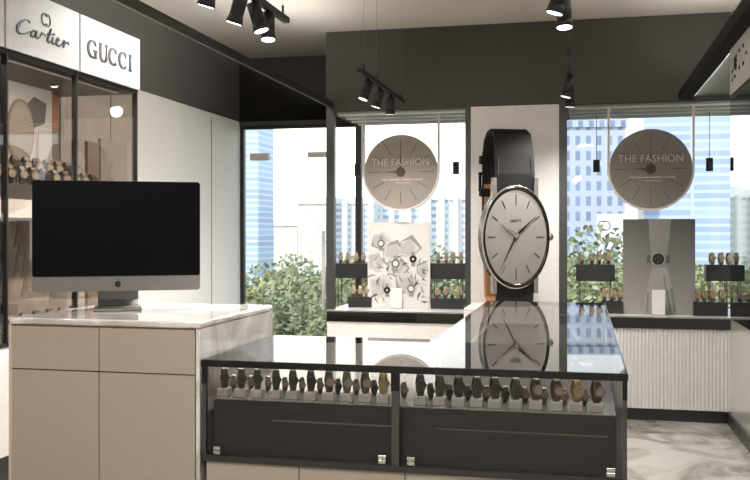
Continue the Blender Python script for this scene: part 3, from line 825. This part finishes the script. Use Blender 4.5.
# ------------------------------------------------------------------ hanging clock signs
def clock_sign(px_c, py_c, pxl, pxr, Y, mat, label):
    c = atY(px_c, py_c, Y)
    t = thing('hanging_clock_sign', label, 'sign', (c.x, Y, c.z), 0, 'round clock signs hanging in the windows')
    R = .302
    MB().cyl((0, -.012, 0), (0, .012, 0), R, n=72).build('disc', mat, t)
    tz = ZB-.024-c.z
    wx = R+.006
    b = MB()
    pts_ = [(-wx, tz)]+[(-wx, tz*.5)]+[(wx*math.cos(a), wx*math.sin(a)) for a in [PI+PI*i/32 for i in range(33)]]+[(wx, tz*.5), (wx, tz)]
    # band lies in XZ, width along Y
    bm = b.bm; rows = []
    for i, p in enumerate(pts_):
        a = Vector(pts_[max(i-1, 0)]); e = Vector(pts_[min(i+1, len(pts_)-1)]); tt_ = (e-a).normalized(); nn = Vector((-tt_.y, tt_.x))*.008
        p = Vector(p)
        rows.append([bm.verts.new((p.x+nn.x, -.018, p.y+nn.y)), bm.verts.new((p.x+nn.x, .018, p.y+nn.y)), bm.verts.new((p.x-nn.x, .018, p.y-nn.y)), bm.verts.new((p.x-nn.x, -.018, p.y-nn.y))])
    for i in range(len(rows)-1):
        for k_ in range(4): bm.faces.new((rows[i][k_], rows[i][(k_+1) % 4], rows[i+1][(k_+1) % 4], rows[i+1][k_]))
    bm.faces.new(rows[0]); bm.faces.new(rows[-1][::-1])
    b.build('hanging_band', 'band', t)
    for i in range(12):
        a = PI/2-i*PI/6
        r0, r1 = .155, .265
        MB().strokes([[(r0*math.cos(a), r0*math.sin(a)), (r1*math.cos(a), r1*math.sin(a))]], .004, -.0145, -.012).build('hour_marker', 'mark', t)
    MB().cyl((0, -.024, 0), (0, -.012, 0), .037, n=28).build('hub', 'mark', t)
    MB().prism([(-.006, .02), (.006, .02), (.002, .15), (-.002, .15)], -.020, -.016).build('minute_hand', 'mark', t)
    MB().prism([(-.02, -.006), (-.02, .006), (-.125, .002), (-.125, -.002)], -.020, -.016).build('hour_hand', 'mark', t)
    text_mesh('lettering', 'THE FASHION', .080, 'cream_letter', t, (0, -.0265, .075), bold=-.0008, ext=.0025, sx=.95)
    b = MB(); rr = random.Random(4); x_ = -.155
    while x_ < .175:
        w_ = rr.choice([.005, .007, .010]); b.box(x_, x_+w_, -.0135, -.012, -.068, -.056 if rr.random() < .5 else -.060); x_ += w_+rr.choice([.003, .004, .009])
    x_ = -.04
    while x_ < .08:
        w_ = rr.choice([.004, .006]); b.box(x_, x_+w_, -.0135, -.012, -.092, -.086); x_ += w_+.005
    b.build('small_lettering', 'cream_letter', t)
    return t
clock_sign(401, 172, 364, 438, 7.22, 'disc', 'round taupe THE FASHION clock sign hanging in the left window above the crumpled paper poster')
clock_sign(650.5, 169, 610, 694, 7.16, 'disc_dark', 'round taupe THE FASHION clock sign hanging in the right window above the forearm poster')

# pendants
def pendant(px_, py0, py1, Y, label):
    a = atY(px_, py0, Y); b = atY(px_, py1, Y)
    t = thing('pendant_lamp', label, 'pendant lamp', (a.x, Y, b.z), 0, 'small black cylinder pendants in the windows')
    h = a.z-b.z
    MB().cyl((0, 0, 0), (0, 0, h), .027, n=20).build('lamp_body', 'charcoal', t)
    MB().cyl((0, 0, h), (0, 0, ZB-.026-b.z), .0025, n=6).build('cable', 'frame', t)
    MB().cyl((0, 0, -.002), (0, 0, 0), .022, n=16).build('lens', 'w_face', t)
pendant(596.5, 160, 172, 7.5, 'small black cylinder pendant left of the right round clock sign')
pendant(709.5, 158, 171, 7.5, 'small black cylinder pendant right of the right round clock sign')
pendant(456, 162, 174, 7.62, 'small black cylinder pendant between the left clock sign and the white pillar')
pendant(357.5, 164, 176, 7.62, 'small black cylinder pendant in front of the mullion left of the left clock sign')

# ------------------------------------------------------------------ posters on the platforms
ZP = .776
# left crumpled paper poster
Yp = 7.34
a = atY(368, 308, Yp); b = atY(430, 222, Yp)
pl = thing('paper_poster', 'pale poster of watches on crumpled paper standing on the left window platform', 'poster', ((a.x+b.x)/2, Yp, ZP))
w2 = (b.x-a.x)/2; hh = b.z-ZP
MB().box(-w2, w2, -.012, .012, 0, hh).build('board', 'paper_w', pl)
def pq(x, y): p = atY(x, y, Yp); return (p.x-pl.location.x, max(.002, p.z-ZP))
rr = random.Random(7)
shards = {'paper_g': MB(), 'paper_d': MB(), 'paper_l': MB(), 'photo_white': MB()}
def shard(m_, pts_, lay): shards[m_].prism([pq(*p) for p in pts_], -.0125-.0006*lay, -.012)
for (cx_, cy_, s_) in ((381, 241, 9), (394, 252, 10), (409, 248, 10), (381, 287, 11), (408, 284, 11), (375, 262, 9), (424, 270, 7), (398, 268, 9)):
    for m_, k_, lay in (('paper_g', 1.25, 1), ('photo_white', 1.1, 2), ('paper_l', .9, 3)):
        n = 5
        shard(m_, [(min(429, max(369, cx_+rr.uniform(-1, 1)+s_*k_*rr.uniform(.75, 1.15)*math.cos(2*PI*i/n))), min(306, cy_+s_*k_*rr.uniform(.75, 1.15)*math.sin(2*PI*i/n))) for i in range(n)], lay+rr.random()*.5)
for i in range(60):
    cx_ = rr.uniform(372, 426); cy_ = rr.uniform(258, 304)
    a_ = rr.uniform(0, PI); l_ = rr.uniform(2, 6)
    m_ = rr.choice(['paper_g', 'paper_d', 'photo_white', 'paper_g', 'paper_d'])
    shard(m_, [(cx_-l_*math.cos(a_), cy_-l_*math.sin(a_)), (cx_+l_*math.cos(a_), cy_+l_*math.sin(a_)), (cx_+2*math.cos(a_+1.6), cy_+2*math.sin(a_+1.6))], 4+i*.05)
for m_, mb in shards.items(): mb.build('printed_paper_folds', m_, pl)
for (cx_, cy_, r_, dk_) in ((381.5, 243.5, 3.6, 0), (396, 263.5, 4.0, 0), (413.5, 259, 3.6, 1), (387.5, 290, 3.3, 1), (411.5, 288.5, 3.8, 0)):
    c = pq(cx_, cy_); k_ = 7.5/F
    pw = MB().box(c[0]-r_*k_*.55, c[0]+r_*k_*.55, -.019, -.012, c[1]-r_*k_*2.0, c[1]+r_*k_*2.0).build('printed_strap', 'paper_g', pl)
    MB().cyl((c[0], -.0205, c[1]), (c[0], -.012, c[1]), r_*k_, n=24).build('printed_watch', 'photo_dark' if dk_ else 'paper_d', pl)
    MB().cyl((c[0], -.0215, c[1]), (c[0], -.0205, c[1]), r_*k_*(.3 if dk_ else .68), n=20).build('printed_dial', 'paper_w', pl)
# right forearm poster
Yq = 7.20
a = atY(623, 315, Yq); b = atY(695, 219, Yq)
pr = thing('forearm_poster', 'grey photo poster of a forearm with wristwatch on the right window platform', 'poster', ((a.x+b.x)/2, Yq, ZP))
w2 = (b.x-a.x)/2; hh = b.z-ZP
MB().box(-w2, w2, -.012, .012, 0, hh).build('board', 'photo_grey', pr)
def pr_(x, y): p = atY(x, y, Yq); return (p.x-pr.location.x, min(hh-.001, max(.002, p.z-ZP)))
MB().prism([pr_(*p) for p in ((648.5, 217), (671, 217), (669, 240), (667, 252), (666, 272), (652, 272), (651, 252), (649.5, 240))], -.0135, -.012).build('printed_forearm', 'skin_g', pr)
MB().prism([pr_(*p) for p in ((651.5, 268), (666.5, 268), (671, 284), (675, 298), (676, 313), (645, 313), (645, 298), (648, 284))], -.0150, -.0135).build('printed_hand', 'skin_l', pr)
for (x0, y0, x1, y1, w_) in ((667, 290, 670, 312, 2.0), (671, 288, 675, 312, 2.4), (648, 292, 647, 312, 1.8), (663.5, 276, 666, 290, 1.2)):
    MB().strokes([[pr_(x0, y0), pr_(x1, y1)]], w_*.0077, -.0165, -.015).build('printed_finger', 'skin_d', pr)
c = pr_(658, 259)
MB().strokes([[pr_(646.5, 259), pr_(669.5, 259)]], .058, -.0165, -.015).build('printed_bracelet', 'paper_d', pr)
MB().cyl((c[0], -.019, c[1]), (c[0], -.015, c[1]), .056, n=30).build('printed_case', 'paper_g', pr)
MB().cyl((c[0], -.020, c[1]), (c[0], -.019, c[1]), .043, n=30).build('printed_dial', 'photo_dark', pr)
b_ = MB()
for dx, dz in ((0, .02), (0, -.02), (.02, 0), (-.02, 0)): b_.cyl((c[0]+dx, -.021, c[1]+dz), (c[0]+dx, -.020, c[1]+dz), .007, n=12)
b_.build('printed_subdials', 'paper_d', pr)
# small white card stands
def card(px0, px1, pyt, Y, label):
    a = atY(px0, 300, Y); b = atY(px1, pyt, Y)
    t = thing('card_holder', label, 'card holder', ((a.x+b.x)/2, Y, ZP))
    h = (b.x-a.x)/2
    MB().prism([(-.02, 0), (.02, 0), (.004, b.z-ZP), (-.004, b.z-ZP)], -h, h, 'YZ').build('card', 'white_lac', t)
    MB().box(-h-.003, h+.003, -.024, .024, 0, .006).build('base', 'stand', t)
card(391, 402, 288, 7.25, 'white card holder standing before the crumpled paper poster')
card(652, 665, 290, 7.10, 'white card holder standing before the forearm poster')

# ------------------------------------------------------------------ riser blocks with gold watches
def riser(px0, px1, pyt, pyb, Y, label, cnt, group, legs=True, depth=.13, xs=None):
    a = atY(px0, pyb, Y); b = atY(px1, pyt, Y)
    t = thing('display_riser', label, 'display riser', ((a.x+b.x)/2, Y, ZP), 0, 'black display risers in the windows')
    h = (b.x-a.x)/2; z0, z1 = a.z-ZP, b.z-ZP
    if not legs: z0 = 0
    MB().box(-h, h, 0, depth, z0, z1, .002).build('box', 'charcoal', t)
    if legs:
        for sx in (-1, 1):
            for yy in (.012, depth-.012):
                MB().cyl((sx*(h-.03), yy, 0), (sx*(h-.03), yy, z0), .0045, n=8).build('leg', 'frame', t)
    MB().box(-h+.003, h-.003, .003, depth-.003, z1, z1+.003).build('top_mat', 'black', t)
    for i in range(cnt):
        fx = (xs[i] if xs else px0+(px1-px0)*(i+.6)/(cnt+.2))
        p = atY(fx, pyt, Y+.05)
        place_watch('gold', (p.x, Y+.06, b.z+.004), .2, '# wristwatch, %s from the left on the %s' % (ORD[i], group), 'gold watches on the '+group, 1.22)
    return t
riser(334.5, 370.5, 264, 278, 7.42, 'black riser on thin legs left of the crumpled paper poster', 4, 'raised riser left of the paper poster', xs=(340.5, 347.5, 356, 363.5))
riser(348, 371, 297.5, 309, 7.30, 'low black riser block left of the crumpled paper poster', 3, 'low riser left of the paper poster', False, xs=(353.5, 360, 367))
riser(430.5, 464.5, 264, 279, 7.42, 'black riser on thin legs between paper poster and white pillar', 4, 'raised riser right of the paper poster', xs=(438, 446, 453.5, 461))
riser(430.5, 464.5, 299, 309, 7.30, 'low black riser block between paper poster and white pillar', 4, 'low riser right of the paper poster', False, xs=(437, 445, 452, 460))
riser(576, 615, 265, 281, 7.25, 'black riser on thin legs left of the forearm poster', 4, 'raised riser left of the forearm poster', xs=(581.5, 591.5, 599, 608))
riser(602, 623, 301.5, 313, 7.16, 'low black riser block left of the forearm poster', 3, 'low riser left of the forearm poster', False, xs=(604, 611.5, 619.5))
riser(706, 731.5, 265.5, 281, 7.22, 'black riser on thin legs right of the forearm poster', 3, 'raised riser right of the forearm poster', xs=(712, 721, 729))
riser(694, 728, 303, 313, 7.12, 'low black riser block right of the forearm poster', 4, 'low riser right of the forearm poster', False, xs=(697, 704, 712, 721.5))

# cabinet watches
for r_, (Xw, zz, nm) in enumerate(((XS-.10, 1.601, 'front'), (XS-.19, 1.655, 'back'))):
    for i in range(14):
        yy = 2.96+i*.083
        lbl = 'row of watches on the upper shelf of the left cabinet'
        place_watch(['brown', 'steel', 'brown', 'dark', 'steel'][(i+r_) % 5], (Xw, yy, zz), PI/2-.5, '# wristwatch, %s from the left, %s row, upper shelf of the left cabinet' % (ORD[i], nm), 'watches on the upper shelf of the left cabinet', 1.1)
stp = thing('stepped_riser', 'beige step under the back row of watches on the left cabinet shelf', 'display riser', (XS-.19, 3.50, 1.6005))
MB().box(-.045, .045, -.60, .60, 0, .054).build('step', 'interior', stp)
MB().box(.045, .048, -.60, .60, 0, .050).build('step_front', 'taupe', stp)
for i in range(9):
    yy = 3.12+i*.10
    place_watch(['steel', 'dark', 'brown', 'steel'][i % 4], (XS-.13, yy, .966), PI/2-.5, '# wristwatch, %s from the left on the lower deck of the left cabinet' % ORD[i], 'watches on the lower deck of the left cabinet', 1.1)

# ------------------------------------------------------------------ track lights
def spot(parent, x, y, z, tilt, rot, dim, lit):
    """cylindrical head hanging from the rail at x,y (local)"""
    d_ = Vector((math.sin(tilt)*math.cos(rot), math.sin(tilt)*math.sin(rot), -math.cos(tilt)))
    p0 = Vector((x, y, z-.035)); p1 = p0+d_*.105
    h = MB().cyl(p0-d_*.02, p0+d_*.07, .030, n=20).cyl(p0+d_*.07, p1, .030, .037, n=20)
    hd = h.build('spot_head', 'black', parent)
    MB().cyl((x, y, z), (x, y, z-.035), .010, n=10).build('swivel', 'black', parent)
    MB().cyl(p1, p1+d_*.002, .030, n=20).build('lens', 'lens' if lit else 'lens_dim', hd)
    return parent.location+p1+d_*.03, d_
def track(X, y0, y1, label, heads, zt=2.40, energy=44, lit=False):
    t = thing('track_light', label, 'track light', (X, y0, zt), 0, 'black track lights hanging from the ceiling')
    MB().box(-.016, .016, 0, y1-y0, -.012, .016, .003).build('rail', 'black', t)
    for yy in (.12, (y1-y0)*.35, y1-y0-.06):
        MB().cyl((0, yy, .0), (0, yy, .06), .006, n=8).build('rail_stub', 'black', t)
        MB().cyl((0, yy, .06), (0, yy, ZC-zt-.004), .0008, n=5).build('suspension_wire', 'alu_dark', t)
    for (yy, tilt, rot) in heads:
        p, d_ = spot(t, 0, yy, -.01, tilt, rot, 0, lit)
        ld = bpy.data.lights.new('spot', 'SPOT'); ld.energy = energy; ld.spot_size = math.radians(140); ld.spot_blend = .9
        ld.color = (1, .985, .965); ld.shadow_soft_size = .04
        lo = bpy.data.objects.new('spot_lamp', ld); COL.objects.link(lo); lo.parent = t
        lo.location = p-t.location; lo.rotation_euler = d_.to_track_quat('-Z', 'Y').to_euler()
    return t
T = []
track(-1.405, 3.05, 4.22, 'black track light with bright spots at the top left near the signs', [(.26, .35, 2.8), (.56, .35, 2.9), (.72, .3, .2), (.90, .12, -1.2)], zt=2.43, lit=True)
track(-1.345, 5.45, 6.85, 'black three-headed track light before the dark fascia, left of the pillar', [(.25, .35, 3.6), (.6, .3, 3.2), (.95, .15, 2.0)], lit=False)
track(-.075, 3.0, 4.10, 'black track light with a bright spot at the top, right of centre', [(.60, .3, 2.9), (.86, .1, -1.2)], lit=True)
track(-.075, 5.2, 6.75, 'black track light before the dark fascia above the pillar right edge', [(.65, .25, 3.1), (1.1, .12, 2.0)], lit=False)
track(-1.365, .1, 1.5, 'added unseen black track light overhead near the viewer on the left', [(.2, .7, 1.57), (.7, .7, 1.57), (1.2, .6, 1.57)], energy=14, lit=True)  # out-of-view track added as room fill light
track(-.085, .1, 1.5, 'added unseen black track light overhead near the viewer on the right', [(.2, .7, 1.9), (.7, .7, 1.57), (1.2, .6, 1.2)], energy=14, lit=True)  # second added out-of-view track, also room fill
# unseen ceiling panels added behind the camera as fill light
for i, (x_, y_) in enumerate(((-1.9, -.9), (-.1, -.9))):
    t = thing('fill_ceiling_panel', 'added unseen square ceiling light behind the viewer, %s one' % ('left', 'right')[i], 'ceiling light', (x_, y_, ZC-.002), 0, 'added square ceiling lights')
    MB().box(-.34, .34, -.34, .34, -.03, 0, .004).build('frame', 'white_lac', t)
    MB().box(-.30, .30, -.30, .30, -.034, -.03).build('diffuser', emit('fill_diffuser_%d' % i, (1, .95, .88, 1), 3), t)
    ld = bpy.data.lights.new('panel', 'AREA'); ld.size = .6; ld.energy = 16; ld.color = (1, .985, .965)
    lo = bpy.data.objects.new('panel_fill_lamp', ld); COL.objects.link(lo); lo.parent = t; lo.location = (0, 0, -.04)

# ------------------------------------------------------------------ outside
GZ = -7.0
g = MB().box(-120, 160, 8.6, 260, GZ-.2, GZ).build('ground', 'grass'); structure(g)
def building(name, label, px0, px1, pyt, Y, mat, depth=14, pyb=None, ribs=0, fins=0, rz=0, cap='bwhite', ribm='bwhite'):
    a = atY(px0, pyt, Y); b = atY(px1, pyt, Y)
    w2 = (b.x-a.x)/2; H = a.z-GZ
    t = thing(name, label, 'building', ((a.x+b.x)/2, Y, GZ), rz)
    MB().box(-w2, w2, 0, depth, 0, H).build('body', mat, t)
    MB().box(-w2-.2, w2+.2, -.2, depth+.2, H, H+.7).build('roof', cap, t)
    for i in range(ribs):
        z = H*(i+.5)/ribs; MB().box(-w2-.15, w2+.15, -.5, 0, z, z+.35).build('balcony_slab', ribm, t)
    for i in range(fins+1 if fins else 0):
        x = -w2+2*w2*i/fins; MB().box(x-.28, x+.28, -.7, 0, 0, H+.3).build('fin', ribm, t)
    return t
building('tower', 'blue glass tower at the left edge of the glass door', 232, 258, 60, 90, 'fac_tower', 5)
building('apartment_block', 'block coloured pale for the sun haze behind the door handle', 298, 332, 204, 105, 'fac_haze', 5, fins=0)
building('apartment_block', 'low block coloured pale for the haze in the middle of the glass door', 268, 297, 226, 120, 'fac_haze', 5, fins=0)
building('apartment_block', 'white apartment block just left of the paper poster', 333, 372, 204, 100, 'fac_apt', 6, fins=3)
building('apartment_block', 'white apartment block behind the paper poster', 376, 426, 206, 102, 'fac_apt', 6, fins=3)
ab = building('apartment_block', 'taller blue and white apartment block right of the paper poster', 429, 470, 200, 95, 'fac_apt', 8, fins=3)
MB().box(-2.6, .6, 1, 7, 0, .01).bm.free()
rc = MB().cyl((-.8, 5, atY(440, 200, 95).z-GZ), (-.8, 5, atY(440, 188, 95).z-GZ), 2.4, n=24).build('roof_turret', 'bwhite', ab)
building('tower', 'grey tower with window grid seen left of the right clock sign', 562, 626, 128, 80, 'fac_grid', 18, rz=.18, fins=0, cap='fac_grid')
building('tower', 'tall pale tower with horizontal bands behind the right clock sign', 644, 742, 100, 85, 'fac_band', 10)
building('tower', 'distant pale tower beyond the right edge of the window', 746, 800, 118, 95, 'fac_grid', 20)
# billboard
bb = atY(597, 214, 45); bc = atY(634, 258, 45)
t = thing('billboard', 'white billboard with faint round emblem left of the forearm poster', 'billboard', ((bb.x+bc.x)/2, 45, GZ))
w2 = (bc.x-bb.x)/2; zt = bb.z-GZ; zb = atY(600, 237, 45).z-GZ
MB().box(-w2, w2, 0, .4, zb, zt).build('board', 'glow_white', t)
for sx in (-.8, -.3, .3, .8): MB().box(sx*w2-.12, sx*w2+.12, .1, .3, 0, zb).build('post', 'bwhite', t)
ec = atY(604, 225.5, 45); ex = ec.x-t.location.x; ez = ec.z-GZ
MB().strokes([arc(ex-.08, ez, .2, .22, 50, 310, 20), arc(ex+.08, ez, .2, .22, -130, 130, 20)], .06, -.03, 0).build('emblem', 'emblem', t)

# trees
def tree_meshes(seed, n, cr, leafm):
    r = random.Random(seed); b = MB(); bm = b.bm
    blobs = [(Vector((r.uniform(-.8, .8), r.uniform(-.8, .8), r.uniform(-.55, .75)))*cr*.75, cr*r.uniform(.35, .6)) for _ in range(11)]
    for i in range(n):
        c, rad = r.choice(blobs)
        d_ = Vector((r.gauss(0, 1), r.gauss(0, 1), r.gauss(0, 1))).normalized()*rad*(r.random()**.35)
        p = c+d_; s_ = r.uniform(.045, .095)*cr/2.0
        q_ = Matrix.Rotation(r.uniform(0, 6.28), 3, Vector((r.gauss(0, 1), r.gauss(0, 1), r.gauss(0, 1))).normalized())
        bm.faces.new([bm.verts.new(p+q_@Vector(v)*s_) for v in ((-1, -.5, 0), (0, -.8, .1), (1, 0, 0), (0, .8, .1))])
    me = bpy.data.meshes.new('crown'); bm.to_mesh(me); bm.free(); me.materials.append(M[leafm]); return me
crowns = [tree_meshes(3, 9500, 2.0, 'leaf'), tree_meshes(5, 9500, 2.0, 'leaf2'), tree_meshes(8, 9500, 2.0, 'leaf3')]
tm = MB(); tm.cyl((0, 0, 0), (.1, 0, 5.0), .20, .12, 10); tm.cyl((.1, 0, 4.2), (.9, .3, 6.0), .08, .04, 8); tm.cyl((.1, 0, 4.5), (-.8, -.2, 6.3), .08, .04, 8)
tm.bm.normal_update(); trunk = bpy.data.meshes.new('trunk'); tm.bm.to_mesh(trunk); tm.bm.free(); trunk.materials.append(M['bark'])
TN = ['olive-green', 'dark green', 'yellow-green']
def tree(px_, pyt, Y, k, s_, label):
    p = atY(px_, pyt, Y)
    t = thing('tree', label, 'tree', (p.x, Y, GZ), random.uniform(0, 6), 'trees outside the windows')
    c = bpy.data.objects.new('crown', crowns[k]); COL.objects.link(c); c.parent = t
    zc_ = p.z-GZ-2.2*s_
    c.location = (0, 0, zc_); c.scale = (s_, s_, s_)
    u = bpy.data.objects.new('trunk', trunk); COL.objects.link(u); u.parent = t; u.scale = (s_, s_, zc_/5.2)
trs = [(250, 263, 22, 0, 1.25, 'against the dark door frame'), (268, 255, 26, 1, 1.25, 'second from the door frame'), (300, 247, 24, 2, 1.35, 'in the middle of the glass door'),
       (285, 268, 20, 0, 1.1, 'low in the middle of the glass door'), (318, 250, 27, 0, 1.3, 'behind the door handle'), (312, 275, 19, 1, 1.0, 'low beside the door handle'),
       (262, 285, 18, 0, 1.0, 'lowest at the left of the glass door'), (342, 258, 25, 1, 1.2, 'left of the paper poster'), (362, 268, 22, 0, 1.1, 'just behind the left side of the paper poster'), 
       (432, 244, 30, 1, 1.3, 'right of the paper poster'), (455, 256, 24, 0, 1.2, 'beside the white pillar in the left window'),
       (572, 226, 30, 1, 1.7, 'at the left edge of the right window'), (590, 245, 26, 1, 1.3, 'below the white billboard'), (612, 250, 24, 0, 1.2, 'just left of the forearm poster'),
       (700, 244, 28, 2, 1.2, 'just right of the forearm poster'), (722, 241, 30, 2, 1.4, 'at the right edge of the right window'), (712, 262, 22, 0, 1.2, 'low at the right of the forearm poster'), (745, 246, 26, 0, 1.3, 'beyond the right window corner')]
for (x_, y_, Y_, k_, s_, w_) in trs:
    tree(x_, y_, Y_, k_, s_, '%s leafy tree outside, %s' % (TN[k_], w_))

# ------------------------------------------------------------------ world and sun
w = bpy.data.worlds.new('sky'); S.world = w; w.use_nodes = True
nt = w.node_tree; nt.nodes.clear()
out = nt.nodes.new('ShaderNodeOutputWorld'); bg = nt.nodes.new('ShaderNodeBackground'); nt.links.new(bg.outputs[0], out.inputs[0])
tc = nt.nodes.new('ShaderNodeTexCoord'); sp = nt.nodes.new('ShaderNodeSeparateXYZ'); nt.links.new(tc.outputs['Generated'], sp.inputs[0])
cr = nt.nodes.new('ShaderNodeValToRGB'); e = cr.color_ramp.elements
e[0].position = 0; e[0].color = (1.0, .98, .95, 1); e[1].position = .55; e[1].color = (.55, .74, 1, 1)
k = e.new(.12); k.color = (.97, .985, 1, 1)
nt.links.new(sp.outputs[2], cr.inputs[0])
sd = ray(290, 178).normalized()
dp = nt.nodes.new('ShaderNodeVectorMath'); dp.operation = 'DOT_PRODUCT'; nt.links.new(tc.outputs['Generated'], dp.inputs[0]); dp.inputs[1].default_value = sd
pw = nt.nodes.new('ShaderNodeMath'); pw.operation = 'POWER'; pw.inputs[1].default_value = 60; nt.links.new(dp.outputs['Value'], pw.inputs[0])
mr = nt.nodes.new('ShaderNodeMath'); mr.operation = 'MULTIPLY_ADD'; mr.inputs[1].default_value = 1.6; mr.inputs[2].default_value = 1.3
nt.links.new(pw.outputs[0], mr.inputs[0])
gm = nt.nodes.new('ShaderNodeMix'); gm.data_type = 'RGBA'; nt.links.new(pw.outputs[0], gm.inputs['Factor'])
nt.links.new(cr.outputs[0], gm.inputs['A']); gm.inputs['B'].default_value = (1, .90, .72, 1)
nt.links.new(gm.outputs['Result'], bg.inputs[0]); nt.links.new(mr.outputs[0], bg.inputs[1])
sl = bpy.data.lights.new('fill_sun', 'SUN'); sl.energy = 2.4; sl.angle = .03; sl.color = (1, .95, .85)  # weak sun added from behind the shop, lights trees and facades
so = bpy.data.objects.new('fill_sun', sl); COL.objects.link(so); so.rotation_euler = (math.radians(48), 0, math.radians(-35))

# ------------------------------------------------------------------ colour management
vs = S.view_settings; vs.view_transform = 'Standard'; vs.look = 'None'; vs.exposure = 0.55; vs.gamma = 1; vs.use_curve_mapping = False
try:
    S.cycles.use_denoising = True; S.cycles.denoiser = 'OPENIMAGEDENOISE'
    S.cycles.max_bounces = 10; S.cycles.transparent_max_bounces = 24; S.cycles.glossy_bounces = 5; S.cycles.sample_clamp_indirect = 6
    S.cycles.caustics_reflective = False; S.cycles.caustics_refractive = False
except Exception: pass
